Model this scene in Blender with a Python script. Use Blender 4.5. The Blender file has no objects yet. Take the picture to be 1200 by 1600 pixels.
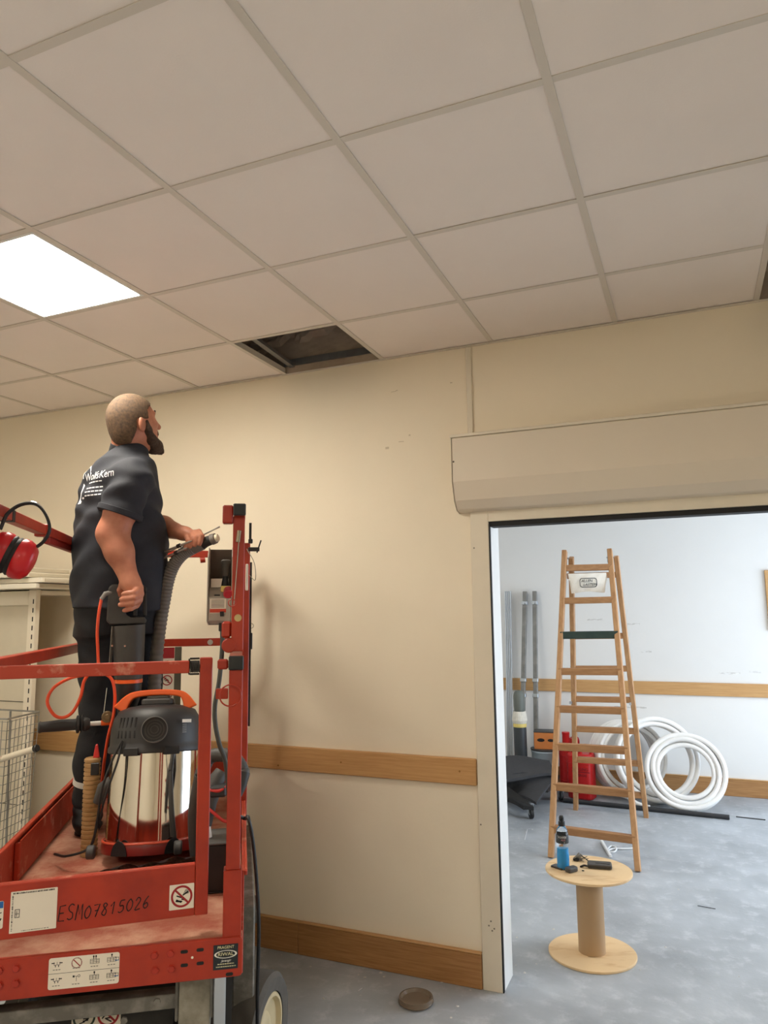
import bpy, bmesh, math, random
import numpy as np
from mathutils import Vector, Matrix, Euler
from mathutils.bvhtree import BVHTree
random.seed(7)
SC = bpy.context.scene
COL = SC.collection
PI = math.pi

# ------------------------------------------------------------------ camera
FPX = 1138.65                       # focal length in pixels of the 1200x1600 frame
CAM = Vector((-0.3387, -3.4887, 1.7125))
YAW, PITCH, ROLL = math.radians(-22.797), math.radians(7.815), math.radians(-0.659)
_f = Vector((math.sin(YAW)*math.cos(PITCH), math.cos(YAW)*math.cos(PITCH), math.sin(PITCH)))
_r0 = Vector((math.cos(YAW), -math.sin(YAW), 0)); _u0 = _r0.cross(_f)
_r = _r0*math.cos(ROLL) + _u0*math.sin(ROLL); _u = -_r0*math.sin(ROLL) + _u0*math.cos(ROLL)
cam = bpy.data.cameras.new('camera'); cam_o = bpy.data.objects.new('camera', cam); COL.objects.link(cam_o)
cam_o.matrix_world = Matrix(((_r.x, _u.x, -_f.x, CAM.x), (_r.y, _u.y, -_f.y, CAM.y), (_r.z, _u.z, -_f.z, CAM.z), (0, 0, 0, 1)))
cam.sensor_fit = 'VERTICAL'; cam.sensor_height = 36.0; cam.lens = 36.0*FPX/1600.0
cam.clip_start = 0.05; cam.clip_end = 100
SC.camera = cam_o

# ------------------------------------------------------------------ world, daylight, exposure
w = bpy.data.worlds.new('world'); SC.world = w; w.use_nodes = True
w.node_tree.nodes['Background'].inputs[0].default_value = (0.55, 0.72, 1.0, 1)
w.node_tree.nodes['Background'].inputs[1].default_value = 1.0
SC.view_settings.view_transform = 'Standard'; SC.view_settings.look = 'None'
SC.view_settings.gamma = 1.0; SC.view_settings.use_curve_mapping = False
SC.view_settings.exposure = 0.78
PANEL_W = 24.0                      # emission of the ceiling light panels
def area_light(name, loc, rot, sx, sy, energy, col):
    l = bpy.data.lights.new(name, 'AREA'); l.shape = 'RECTANGLE'; l.size = sx; l.size_y = sy
    l.energy = energy; l.color = col
    o = bpy.data.objects.new(name, l); COL.objects.link(o); o.location = loc; o.rotation_euler = rot
    return o
# daylight falling through the shop window in the right wall of the back room
area_light('window_daylight', (2.13, 2.35, 1.25), (0, math.radians(90), 0), 2.2, 3.0, 58, (0.76, 0.88, 1.0))

def ray(u, v): return _r*((u-600)/FPX) + _u*((800-v)/FPX) + _f
def at(u, v, D): return CAM + ray(u, v)*D          # a point at camera depth D
def atz(u, v, z):
    d = ray(u, v); return CAM + d*((z-CAM.z)/d.z)
def aty(u, v, y):
    d = ray(u, v); return CAM + d*((y-CAM.y)/d.y)

# ------------------------------------------------------------------ materials
def s2l(c): return tuple(((x/255)/12.92 if x/255 <= .04045 else ((x/255+.055)/1.055)**2.4) for x in c)
MATS = {}
def mat(name, rgb, rough=.5, metal=0., var=0., vs=8., bump=0., bs=60., rgb2=None, stretch=None, spec=None, thr=None, coat=0.,
        trans=0., ior=None, emit=None, alpha=None, sss=0., detail=4.):
    if name in MATS: return MATS[name]
    m = bpy.data.materials.new(name); m.use_nodes = True; MATS[name] = m
    nt = m.node_tree; N = nt.nodes; Lk = nt.links; b = N['Principled BSDF']
    c1 = s2l(rgb)
    b.inputs['Roughness'].default_value = rough; b.inputs['Metallic'].default_value = metal
    if spec is not None: b.inputs['Specular IOR Level'].default_value = spec
    if coat: b.inputs['Coat Weight'].default_value = coat
    if trans: b.inputs['Transmission Weight'].default_value = trans
    if ior: b.inputs['IOR'].default_value = ior
    if alpha is not None: b.inputs['Alpha'].default_value = alpha
    if sss:
        b.inputs['Subsurface Weight'].default_value = sss; b.inputs['Subsurface Radius'].default_value = (.012, .005, .003)
    if emit:
        b.inputs['Emission Color'].default_value = (*emit[0], 1); b.inputs['Emission Strength'].default_value = emit[1]
    b.inputs['Base Color'].default_value = (*c1, 1)
    tc = None
    if var or rgb2 or bump:
        tc = N.new('ShaderNodeTexCoord'); src = tc.outputs['Object']
        if stretch:
            mp = N.new('ShaderNodeMapping'); mp.inputs['Scale'].default_value = stretch
            Lk.new(src, mp.inputs[0]); src = mp.outputs[0]
    if var or rgb2:
        nz = N.new('ShaderNodeTexNoise'); nz.inputs['Scale'].default_value = vs; nz.inputs['Detail'].default_value = detail
        nz.inputs['Roughness'].default_value = .6
        Lk.new(src, nz.inputs['Vector'])
        rp = N.new('ShaderNodeValToRGB')
        lo, hi = thr if thr else (.3, .7)
        rp.color_ramp.elements[0].position = lo; rp.color_ramp.elements[1].position = hi
        if rgb2: ca, cb = c1, s2l(rgb2)
        else: ca, cb = tuple(x*(1-var) for x in c1), tuple(min(1, x*(1+var)) for x in c1)
        rp.color_ramp.elements[0].color = (*ca, 1); rp.color_ramp.elements[1].color = (*cb, 1)
        Lk.new(nz.outputs[0], rp.inputs[0]); Lk.new(rp.outputs[0], b.inputs['Base Color'])
    if bump:
        n2 = N.new('ShaderNodeTexNoise'); n2.inputs['Scale'].default_value = bs; n2.inputs['Detail'].default_value = 3
        Lk.new(src, n2.inputs['Vector'])
        bp = N.new('ShaderNodeBump'); bp.inputs['Strength'].default_value = bump; bp.inputs['Distance'].default_value = .01
        Lk.new(n2.outputs[0], bp.inputs['Height']); Lk.new(bp.outputs[0], b.inputs['Normal'])
    return m

WALL = mat('cream_wall_paint', (238, 226, 203), .75, var=.025, vs=1.3, bump=.06, bs=40)
WALLB = mat('white_wall_paint', (230, 228, 224), .7, var=.02, vs=1.5, bump=.05, bs=40)
TRIMP = mat('cream_door_paint', (226, 216, 196), .5, var=.03, vs=6)
WHITEP = mat('white_gloss_paint', (238, 238, 235), .4, var=.02, vs=5)
BLACK = mat('black_rubber', (18, 18, 19), .7, var=.15, vs=30)
TILE = mat('mineral_ceiling_tile', (246, 235, 226), .9, var=.015, vs=3, bump=.05, bs=160)
TBAR = mat('ceiling_bar_enamel', (220, 210, 197), .5)
BEECH = mat('beech_board', (186, 140, 88), .5, rgb2=(204, 160, 106), vs=5, stretch=(1.2, 14, 26), bump=.03, bs=12)
BEECH2 = mat('beech_skirting', (150, 104, 60), .5, rgb2=(178, 132, 82), vs=5, stretch=(1.2, 14, 26), bump=.03, bs=12)
PLAST = mat('raw_plaster', (168, 150, 132), .95, rgb2=(196, 178, 158), vs=5, bump=.5, bs=14)
CONC = mat('rough_slab_concrete', (100, 92, 84), .95, var=.25, vs=6, bump=.5, bs=20)

def floor_mat():
    m = bpy.data.materials.new('dusty_concrete_floor'); m.use_nodes = True
    nt = m.node_tree; N = nt.nodes; Lk = nt.links; b = N['Principled BSDF']
    tc = N.new('ShaderNodeTexCoord')
    def noise(sc, det, rough=.6):
        n = N.new('ShaderNodeTexNoise'); n.inputs['Scale'].default_value = sc; n.inputs['Detail'].default_value = det
        n.inputs['Roughness'].default_value = rough; Lk.new(tc.outputs['Object'], n.inputs['Vector']); return n
    def ramp(n, a, ca, b_, cb):
        r = N.new('ShaderNodeValToRGB'); r.color_ramp.elements[0].position = a; r.color_ramp.elements[1].position = b_
        r.color_ramp.elements[0].color = (*ca, 1); r.color_ramp.elements[1].color = (*cb, 1)
        Lk.new(n.outputs[0], r.inputs[0]); return r
    base = ramp(noise(2.2, 6), .3, s2l((146, 151, 156)), .72, s2l((180, 186, 192)))
    dust = ramp(noise(9, 8, .7), .52, (0, 0, 0), .78, (1, 1, 1))
    mx = N.new('ShaderNodeMix'); mx.data_type = 'RGBA'
    Lk.new(dust.outputs[0], mx.inputs[0]); Lk.new(base.outputs[0], mx.inputs[6]); mx.inputs[7].default_value = (*s2l((198, 202, 206)), 1)
    Lk.new(mx.outputs[2], b.inputs['Base Color'])
    rr = N.new('ShaderNodeMapRange'); Lk.new(noise(5, 5).outputs[0], rr.inputs[0])
    rr.inputs[3].default_value = .32; rr.inputs[4].default_value = .62
    Lk.new(rr.outputs[0], b.inputs['Roughness'])
    bp = N.new('ShaderNodeBump'); bp.inputs['Strength'].default_value = .12; bp.inputs['Distance'].default_value = .01
    Lk.new(noise(35, 5).outputs[0], bp.inputs['Height']); Lk.new(bp.outputs[0], b.inputs['Normal'])
    return m
FLOORM = floor_mat()

# ------------------------------------------------------------------ mesh tools
def V3(p): return Vector(p)
class MB:
    def __init__(s): s.v = []; s.f = []
    def add(s, vs, fs):
        o = len(s.v); s.v += [tuple(x) for x in vs]; s.f += [tuple(i+o for i in f) for f in fs]; return s
    def box(s, x0, x1, y0, y1, z0, z1, M=None):
        vs = [Vector((x, y, z)) for z in (z0, z1) for y in (y0, y1) for x in (x0, x1)]
        if M: vs = [M @ p for p in vs]
        return s.add(vs, [(0, 2, 3, 1), (4, 5, 7, 6), (0, 1, 5, 4), (2, 6, 7, 3), (0, 4, 6, 2), (1, 3, 7, 5)])
    def beam(s, a, b, wx, wz, up=(0, 0, 1), roll=0):
        """square section bar from a to b; wx across, wz along up"""
        a, b = Vector(a), Vector(b); d = (b-a).normalized(); u = Vector(up)
        if abs(d.dot(u)) > .99: u = Vector((0, 1, 0))
        x = d.cross(u).normalized(); u = x.cross(d).normalized()
        M = Matrix(((x.x, u.x, d.x, a.x), (x.y, u.y, d.y, a.y), (x.z, u.z, d.z, a.z), (0, 0, 0, 1)))
        return s.box(-wx/2, wx/2, -wz/2, wz/2, 0, (b-a).length, M)
    def prism(s, poly, h0, h1, M=None):
        """poly = list of (x,y); extruded along z h0..h1"""
        n = len(poly); vs = [Vector((x, y, h)) for h in (h0, h1) for x, y in poly]
        if M: vs = [M @ p for p in vs]
        fs = [tuple(reversed(range(n))), tuple(range(n, 2*n))] + [(i, (i+1) % n, n+(i+1) % n, n+i) for i in range(n)]
        return s.add(vs, fs)
    def cyl(s, a, b, r0, r1=None, n=20, caps=True):
        r1 = r0 if r1 is None else r1
        return s.tube([a, b], [r0, r1], n, caps=caps)
    def tube(s, pts, r, n=10, closed=False, caps=True):
        pts = [Vector(p) for p in pts]; m = len(pts)
        rs = r if isinstance(r, (list, tuple)) else [r]*m
        tan = []
        for i in range(m):
            if closed: t = pts[(i+1) % m]-pts[i-1]
            else: t = pts[min(i+1, m-1)]-pts[max(i-1, 0)]
            tan.append(t.normalized() if t.length > 1e-9 else Vector((0, 0, 1)))
        u = tan[0].orthogonal().normalized(); vs = []
        for i in range(m):
            if i: u = (u-tan[i]*u.dot(tan[i])).normalized()
            w_ = tan[i].cross(u)
            for k in range(n):
                a = 2*PI*k/n; vs.append(pts[i]+(u*math.cos(a)+w_*math.sin(a))*rs[i])
        fs = []
        for i in range(m if closed else m-1):
            j = (i+1) % m
            off = 0
            if closed and j == 0:
                best = min(range(n), key=lambda q: (vs[q]-vs[i*n]).length); off = best
            for k in range(n): fs.append((i*n+k, i*n+(k+1) % n, j*n+(k+1+off) % n, j*n+(k+off) % n))
        if caps and not closed:
            fs.append(tuple(reversed(range(n)))); fs.append(tuple(range((m-1)*n, m*n)))
        return s.add(vs, fs)
    def lathe(s, prof, n=32, M=None, close=True):
        """prof = list of (r,z) bottom to top"""
        vs = []; idx = []
        for r, z in prof:
            if r < 1e-6: idx.append([len(vs)]*n); vs.append(Vector((0, 0, z)))
            else:
                idx.append(list(range(len(vs), len(vs)+n)))
                vs += [Vector((r*math.cos(2*PI*k/n), r*math.sin(2*PI*k/n), z)) for k in range(n)]
        fs = []
        for i in range(len(prof)-1):
            for k in range(n):
                q = [idx[i][k], idx[i][(k+1) % n], idx[i+1][(k+1) % n], idx[i+1][k]]
                q2 = []
                for x in q:
                    if x not in q2: q2.append(x)
                if len(q2) > 2: fs.append(tuple(q2))
        if M: vs = [M @ p for p in vs]
        return s.add(vs, fs)
    def build(s, name, m, parent=None, bevel=0, smooth=False, loc=None, seg=1, sub=0):
        me = bpy.data.meshes.new(name); me.from_pydata(s.v, [], s.f); me.update()
        bm = bmesh.new(); bm.from_mesh(me); bmesh.ops.recalc_face_normals(bm, faces=bm.faces); bm.to_mesh(me); bm.free()
        me.materials.append(m)
        if smooth: shade(me)
        o = bpy.data.objects.new(name, me); COL.objects.link(o)
        if parent: o.parent = parent
        if loc is not None: o.location = loc
        if bevel:
            b = o.modifiers.new('Bevel', 'BEVEL'); b.width = bevel; b.segments = seg; b.limit_method = 'ANGLE'; b.angle_limit = .6
        if sub:
            q = o.modifiers.new('Sub', 'SUBSURF'); q.levels = sub; q.render_levels = sub
        return o
def shade(me, ang=.75):
    me.polygons.foreach_set('use_smooth', [True]*len(me.polygons))
    try: me.set_sharp_from_angle(angle=ang)
    except Exception: pass
def cr(pts, n=8, closed=False):
    """Catmull-Rom through pts"""
    P_ = [Vector(p) for p in pts]; m = len(P_); out = []
    for i in range(m if closed else m-1):
        p0 = P_[i-1] if (closed or i) else P_[0]*2-P_[1]; p1 = P_[i]; p2 = P_[(i+1) % m]
        p3 = P_[(i+2) % m] if closed or i+2 < m else P_[-1]*2-P_[-2]
        for k in range(n):
            t = k/n
            out.append(.5*((2*p1)+(p2-p0)*t+(2*p0-5*p1+4*p2-p3)*t*t+(3*p1-p0-3*p2+p3)*t**3))
    if not closed: out.append(P_[-1])
    return out
def empty(name, loc=(0, 0, 0), rz=0, label=None, cat=None, group=None, kind=None):
    o = bpy.data.objects.new(name, None); COL.objects.link(o); o.location = loc; o.rotation_euler = (0, 0, rz)
    o.empty_display_size = .1
    tag(o, label, cat, group, kind); return o
def tag(o, label=None, cat=None, group=None, kind=None):
    if label: o['label'] = label
    if cat: o['category'] = cat
    if group: o['group'] = group
    if kind: o['kind'] = kind
    return o
def struct(o, label=None): return tag(o, label, None, None, 'structure')
def link_copy(o, parent=None, loc=None):
    c = o.copy(); COL.objects.link(c)
    if parent is not None: c.parent = parent
    if loc is not None: c.location = loc
    return c
def text_mesh(s, size, extrude=0., align='CENTER', shear=0.):
    cu = bpy.data.curves.new('t', 'FONT'); cu.body = s; cu.size = size; cu.align_x = align; cu.align_y = 'CENTER'
    cu.extrude = extrude; cu.shear = shear; cu.resolution_u = 3
    o = bpy.data.objects.new('t', cu); COL.objects.link(o)
    bpy.context.view_layer.update()
    me = bpy.data.meshes.new_from_object(o)
    bpy.data.objects.remove(o); bpy.data.curves.remove(cu); return me
def text(name, s, size, M, m, parent, align='CENTER', extrude=.0004, shear=0., sx=1.):
    me = text_mesh(s, size, extrude, align, shear); me.name = name
    me.transform(M @ Matrix.Diagonal((sx, 1, 1, 1))); me.materials.clear(); me.materials.append(m)
    o = bpy.data.objects.new(name, me); COL.objects.link(o)
    if parent: o.parent = parent
    return o
def frame(o, x, y):
    """matrix with origin o, x axis x, y axis y"""
    o, x, y = Vector(o), Vector(x).normalized(), Vector(y).normalized(); z = x.cross(y).normalized(); y = z.cross(x)
    return Matrix(((x.x, y.x, z.x, o.x), (x.y, y.y, z.y, o.y), (x.z, y.z, z.z, o.z), (0, 0, 0, 1)))
def ring(mb, M, r0, r1, n=28, h=.0004, sx=1.):
    """flat ring lying in the plane of M"""
    vs = []
    for rr in (r0, r1):
        for k in range(n):
            a = 2*PI*k/n; vs.append(M @ Vector((rr*math.cos(a)*sx, rr*math.sin(a), h)))
    mb.add(vs, [(k, (k+1) % n, n+(k+1) % n, n+k) for k in range(n)]); return mb
def rect(mb, M, x0, x1, y0, y1, h=.0004):
    mb.add([M @ Vector(p) for p in ((x0, y0, h), (x1, y0, h), (x1, y1, h), (x0, y1, h))], [(0, 1, 2, 3)]); return mb
# ================================================================== ROOM SHELL
H = 3.06; XL, XR, YB = -6.0, 3.0, -7.25
DX0, DX1, DZ = -1.245, 1.30, 2.135           # door opening in the partition wall
WT = .165
YF = 4.2                                     # far wall of the back room
struct(MB().box(XL, XR+.2, YB, YF+.3, -.1, 0).build('floor', FLOORM), 'dusty grey concrete floor running through both rooms')
pw = empty('wall_middle', kind='structure', label='cream partition wall with wide doorway to the bright back room')
MB().box(XL, DX0-.001, 0, WT, 0, H).build('wall_panel', WALL, pw)
MB().box(DX1+.001, XR, 0, WT, 0, H).build('wall_panel', WALL, pw)
MB().box(DX0-.001, DX1+.001, 0, WT, DZ+.06, H).build('wall_panel', WALL, pw)
struct(MB().box(XL-.1, XL, YB, WT, 0, H+.5).build('wall_left', WALL))
struct(MB().box(XR, XR+.1, YB, 0, 0, H+.5).build('wall_right', WALL))
struct(MB().box(XL-.1, XR+.1, YB-.1, YB, 0, H+.5).build('wall_rear', WALL))
# raw plaster band above the suspended ceiling, with a torn edge
rng = np.random.RandomState(3)
nx, nz = 300, 26; vs = []; fs = []
ph = rng.rand(8)*6
for j in range(nz+1):
    for i in range(nx+1):
        x = XL+(XR-XL)*i/nx; z = H+.55*j/nz
        edge = H+.20+.03*math.sin(x*7+ph[0])+.03*math.sin(x*17+ph[1])+.015*math.sin(x*43+ph[2])
        d = z-edge
        y = -.012 - (.035 if d > 0 else 0) + .010*math.sin(x*31+z*40+ph[3])*math.sin(z*57+x*13+ph[4])*(1 if d > 0 else .2)
        vs.append((x, y, z))
for j in range(nz):
    for i in range(nx):
        a = j*(nx+1)+i; fs.append((a, a+1, a+nx+2, a+nx+1))
MB().add(vs, fs).build('plaster_band', PLAST, None, smooth=False)
pband = bpy.data.objects['plaster_band']; MB().box(XL, XR, 0, WT, H, H+.55).build('wall_panel', PLAST, pw)

# ceiling: slab, hung tiles, bars
ceil = MB().box(XL-.1, XR+.1, YB-.1, WT, H+.55, H+.7).build('ceiling', CONC)
struct(ceil, 'suspended ceiling of square cream tiles with two tiles missing')
pband.parent = ceil
T = .6; BW = .024
tile_me = None; bar_s = None
LIGHTS = [(-5, -2), (2, -6), (-5, -8), (-1, -9), (-9, -6)]      # (col,row) of light panels: tile spans x col*T..(col+1)*T , y row..row+1
HOLES = [(-4, 0), (0, 0)]
cols = range(-10, 5); rows = range(-12, 1)
for c in cols:
    for r in rows:
        # row r: y from (r-1)*T .. r*T ; the wall is at y=0
        x0, x1 = c*T, (c+1)*T; y0, y1 = (r-1)*T+.05, r*T+.05
        if (c, r) in HOLES or (c, r) in [(a, b) for a, b in LIGHTS]: continue
        if r == 0: y1 = -.004
        if tile_me is None or r == 0:
            lx, ly = x1-x0-BW*.2, y1-y0-BW*.2
            me_o = MB().box(-lx/2, lx/2, -ly/2, ly/2, 0, .015).build('ceiling_tile', TILE, ceil)
            if r != 0: tile_me = me_o.data
            o = me_o
        else:
            o = bpy.data.objects.new('ceiling_tile', tile_me); COL.objects.link(o); o.parent = ceil
        o.location = ((x0+x1)/2, (y0+y1)/2, H+.0015+random.random()*.0015)
        if random.random() < .25: o.rotation_euler = (random.uniform(-.002, .002), random.uniform(-.002, .002), 0)
for c in list(cols)+[5]:
    MB().box(-BW/2, BW/2, YB, -.001, -.002, .001).box(-.002, .002, YB, -.001, .001, .035).build('grid_bar', TBAR, ceil, loc=(c*T, 0, H))
for r in range(-12, 0):
    for c in cols:
        if c == -10 and r == -12:
            gb0 = MB().box(BW/2, T-BW/2, -BW/2, BW/2, -.001, .001).box(BW/2, T-BW/2, -.002, .002, .001, .03).build('grid_cross_bar', TBAR, ceil, loc=(c*T, r*T+.05, H))
        else: link_copy(gb0, ceil, (c*T, r*T+.05, H))
MB().box(XL, XR, -.022, -.001, H-.004, H-.001).build('edge_angle', TBAR, ceil)
MB().box(-4*T+.01, -3*T-.01, -.045, -.0425, H+.03, H+.07).build('hanger_strip', mat('galvanised', (150, 150, 150), .4, .8, var=.2), ceil)
MB().beam((-4*T+.06, -.45, H+.06), (-4*T+.05, -.02, H+.04), .03, .02).build('hanger_strip', mat('galvanised', (150, 150, 150), .4, .8), ceil)
MB().tube(cr([(-.02, -.30, H+.10), (.12, -.28, H+.06), (.3, -.33, H+.04), (.5, -.3, H+.12)], 6), .004, 6).build('loose_cable', BLACK, ceil)

LED = mat('light_panel_diffuser', (255, 250, 240), .5, emit=((1, .93, .80), PANEL_W))
def light_panel(c, r, label):
    e = empty('ceiling_light', ((c+.5)*T, (r-.5)*T+.05, H-.002), label=label, cat='light', group='square ceiling light panels')
    h = T/2-.013; q = .012
    MB().box(-h, h, -h, -h+q, 0, .01).box(-h, h, h-q, h, 0, .01).box(-h, -h+q, -h+q, h-q, 0, .01).box(h-q, h, -h+q, h-q, 0, .01).build('frame', WHITEP, e)
    MB().box(-h+q, h-q, -h+q, h-q, .003, .006).build('diffuser', LED, e)
    MB().box(-h, h, -h, h, .0101, .03).build('housing', WHITEP, e)
light_panel(-5, -2, 'glowing square ceiling light panel above the worker on the lift')
for c, r in LIGHTS[1:]: light_panel(c, r, 'glowing square ceiling light panel behind the camera')

# rails and skirting on the partition wall (each board its own piece)
def boards(name, xs, y0, y1, z0, z1, m, label, bev=.004):
    e = empty(name, kind='structure', label=label)
    for a, b in zip(xs[:-1], xs[1:]): MB().box(a+.0006, b-.0006, y0, y1, z0, z1).build('board', m, e, bevel=bev)
    return e
boards('trim_1', [-6, -4.9, -3.1, -1.338], -.022, 0, .893, 1.015, BEECH, 'beech wooden rail along the cream partition wall')
e = boards('baseboard_middle', [-6, -4.2, -2.3, -1.338], -.02, 0, 0, .15, BEECH2, 'wooden skirting board along the cream partition wall')
MB().box(-6, -1.338, -.024, 0, .15, .158).build('top_edge', BEECH, e, bevel=.003)
# screw heads in the rail
for x, z in ((-3.6, .93), (-2.42, .915), (-2.05, .955), (-1.42, .955)):
    MB().cyl((x, -.0225, z), (x, -.0215, z), .005, n=10).build('screw', mat('brass_screw', (150, 110, 60), .4, .6), bpy.data.objects['trim_1'])

# vertical cover strip on the wall
struct(MB().box(-1.337, -1.309, -.012, 0, 2.55, H-.005).build('trim_2', TRIMP, bevel=.003), 'narrow cream vertical cover strip above the roller shutter box')
# door frame: casing, guide slot, reveals
dj = empty('door_1', kind='structure', label='cream doorway casing with white reveals')
MB().box(-1.336, DX0, -.014, 0, 0, 2.2).build('casing', TRIMP, dj, bevel=.002)
MB().box(DX1, DX1+.09, -.014, 0, 0, 2.2).build('casing', TRIMP, dj, bevel=.002)
MB().box(DX0, DX1, -.014, .02, DZ+.012, DZ+.065).build('header', TRIMP, dj, bevel=.002)
MB().box(DX0, DX0+.006, -.010, .008, 0, DZ).build('guide_slot', BLACK, dj)
MB().box(DX1-.006, DX1, -.010, .008, 0, DZ).build('guide_slot', BLACK, dj)
MB().box(DX0-.0005, DX0+.004, .008, WT+.004, 0, DZ+.06).build('reveal', WHITEP, dj)
MB().box(DX1-.004, DX1+.0005, .008, WT+.004, 0, DZ+.06).build('reveal', WHITEP, dj)
MB().box(DX0, DX1, -.004, .075, DZ-.012, DZ+.0115).build('shutter_bottom_bar', BLACK, dj)
MB().box(DX0, DX1, .076, WT+.002, DZ+.04, DZ+.062).build('reveal', WHITEP, dj)
for (x, z) in ((-1.32, 2.02), (-1.325, .72), (-1.29, .30), (-1.285, .26), (-1.30, .28), (-1.275, .27)):
    MB().cyl((x, -.0146, z), (x, -.0138, z), .004, n=8).build('screw_hole', mat('hole_grey', (120, 112, 98), .8), dj)
# roller shutter box
sb = empty('shutter_box', (-1.395, 0, 2.195), label='long cream metal roller shutter box above the doorway', cat='shutter box')
prof = [(0, .365), (-.115, .365), (-.115, .145), (-.085, .055), (-.05, .012), (0, 0)]
Mx = Matrix(((0, 0, 1, 0), (1, 0, 0, 0), (0, 1, 0, 0), (0, 0, 0, 1)))     # poly (y,z) extruded along x
SHB = mat('cream_shutter_metal', (224, 212, 193), .38, var=.015, vs=4)
MB().prism(prof, .003, 2.79, Mx).build('box_cover', SHB, sb, bevel=.004)
MB().prism([(y*1.03-.0005*(y < 0), z*1.004) for y, z in prof], 0, .0025, Mx).build('end_plate', SHB, sb)
MB().box(-.004, 2.79, -.122, -.001, .3655, .380).build('top_flange', TRIMP, sb, bevel=.002)
MB().cyl((.012, -.1162, .245), (.012, -.1150, .245), .0045, n=10).build('screw', mat('dark_screw', (70, 62, 52), .5, .5), sb)

# ------------------------------------------------------------------ back room shell
bx0, bx1 = -4.2, 2.15
struct(MB().box(bx0, bx1+.1, YF, YF+.1, 0, 3.2).build('wall_far', WALLB), 'white far wall of the back room')
struct(MB().box(bx0-.1, bx0, WT, YF+.1, 0, 3.2).build('wall_far_left', WALLB))
wr = empty('wall_far_right', kind='structure', label='white side wall of the back room with shop window')
MB().box(bx1, bx1+.1, WT, .8, 0, 3.2).build('wall_panel', WALLB, wr)
MB().box(bx1, bx1+.1, 3.9, YF, 0, 3.2).build('wall_panel', WALLB, wr)
MB().box(bx1, bx1+.1, .8, 3.9, 0, .2).build('wall_panel', WALLB, wr)
MB().box(bx1, bx1+.1, .8, 3.9, 2.5, 3.2).build('wall_panel', WALLB, wr)
wn = empty('window_1', kind='structure', label='tall shop window of the back room')
MB().box(bx1+.03, bx1+.07, .8, .86, .2, 2.5).box(bx1+.03, bx1+.07, 3.84, 3.9, .2, 2.5).box(bx1+.03, bx1+.07, .86, 3.84, .2, .26).box(bx1+.03, bx1+.07, .86, 3.84, 2.44, 2.5).box(bx1+.03, bx1+.07, 2.32, 2.38, .26, 2.44).build('window_frame', WHITEP, wn)
MB().box(XL-.1, bx0, WT, YF+.1, 0, .05).build('floor_block', FLOORM, wr)
struct(MB().box(bx0-.1, bx1+.1, WT, YF+.1, 3.0, 3.2).build('ceiling_back_room', WALLB))
struct(MB().box(XL, bx1+.1, WT-.004, WT, DZ+.06, 3.2).build('wall_middle_back', WALLB))
# back side of the partition is white
boards('trim_3', [bx0, -1.9, .3, 2.14], YF-.022, YF, .893, 1.015, BEECH, 'beech wooden rail along the white far wall')
e = boards('baseboard_far', [bx0, -1.2, 1.0, 2.14], YF-.02, YF, 0, .15, BEECH2, 'wooden skirting board along the white far wall')
MB().box(bx0, 2.14, YF-.024, YF, .15, .158).build('top_edge', BEECH, e, bevel=.003)
# wooden frame at the right edge
struct(MB().box(.285, .36, YF-.03, YF, 1.50, 2.06).build('trim_4', BEECH, bevel=.004), 'wooden frame edge on the far wall at the right border')
# scuffs on the far wall
SCUFF = mat('grey_scuff', (196, 192, 186), .8, rgb2=(236, 235, 232), vs=24, stretch=(1, 1, 5), thr=(.4, .6))
for u, v, wd in ((930, 968, .16), (990, 975, .12), (1010, 1018, .10), (1140, 1052, .18), (985, 1105, .3), (1180, 1050, .1)):
    p = aty(u, v, YF); MB().box(p.x-wd/2, p.x+wd/2, YF-.0012, YF, p.z-.008, p.z+.008).build('scuff_mark', SCUFF, bpy.data.objects['wall_far'])
for k, (u, v, wd, ht) in enumerate(((615, 612, .03, .003), (620, 610, .012, .004), (605, 700, .02, .012), (627, 690, .03, .004), (640, 680, .01, .008), (705, 598, .012, .006))):
    p = aty(u, v, 0); MB().box(p.x-wd/2, p.x+wd/2, -.0008, 0, p.z-ht/2, p.z+ht/2).build('scuff_mark', mat('beige_scuff', (206, 192, 166), .8), pw)
# back room light panels
LED2 = mat('back_light_diffuser', (255, 252, 248), .5, emit=((1, .96, .90), 17.0))
for i, (x, y) in enumerate(((-2.9, 1.2), (.6, 1.6))):
    e = empty('ceiling_light', (x, y, 2.985), label='square light panel on the back room ceiling', cat='light', group='back room light panels')
    MB().box(-.3, .3, -.3, .3, 0, .014).build('housing', WHITEP, e)
    MB().box(-.28, .28, -.28, .28, -.003, -.0005).build('diffuser', LED2, e)
# ================================================================== SCISSOR LIFT  (local x = -w, y = length, z up)
K0 = Vector((-1.576, -1.614, 0)); LROT = math.radians(34)
RED = mat('red_lift_paint', (174, 50, 21), .42, rgb2=(152, 40, 17), vs=7, thr=(.35, .65), bump=.05, bs=30)
REDD = mat('dusty_red_deck', (160, 86, 64), .8, rgb2=(192, 146, 120), vs=9, thr=(.38, .66), bump=.35, bs=70, detail=8)
REDW = mat('worn_red_paint', (176, 58, 32), .5, rgb2=(210, 150, 124), vs=14, thr=(.56, .72), bump=.1, bs=40, detail=8)
DRED = mat('dark_red_paint', (150, 34, 20), .5, var=.1)  # deeper red for the channel below the left top rail
GREYM = mat('grey_dusty_steel', (112, 108, 100), .6, .25, rgb2=(150, 146, 138), vs=16, thr=(.45, .7), bump=.15, bs=50, detail=8)
DARKM = mat('dark_steel', (52, 50, 47), .6, .3, var=.25, vs=14)
CHROME = mat('polished_steel', (205, 208, 212), .12, 1.)
BOLT = mat('red_bolt_paint', (168, 44, 24), .45, var=.1)
BLK = mat('black_plastic', (22, 22, 23), .45, var=.12, vs=25)
CAPM = mat('black_tube_cap', (24, 27, 28), .5)
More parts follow.
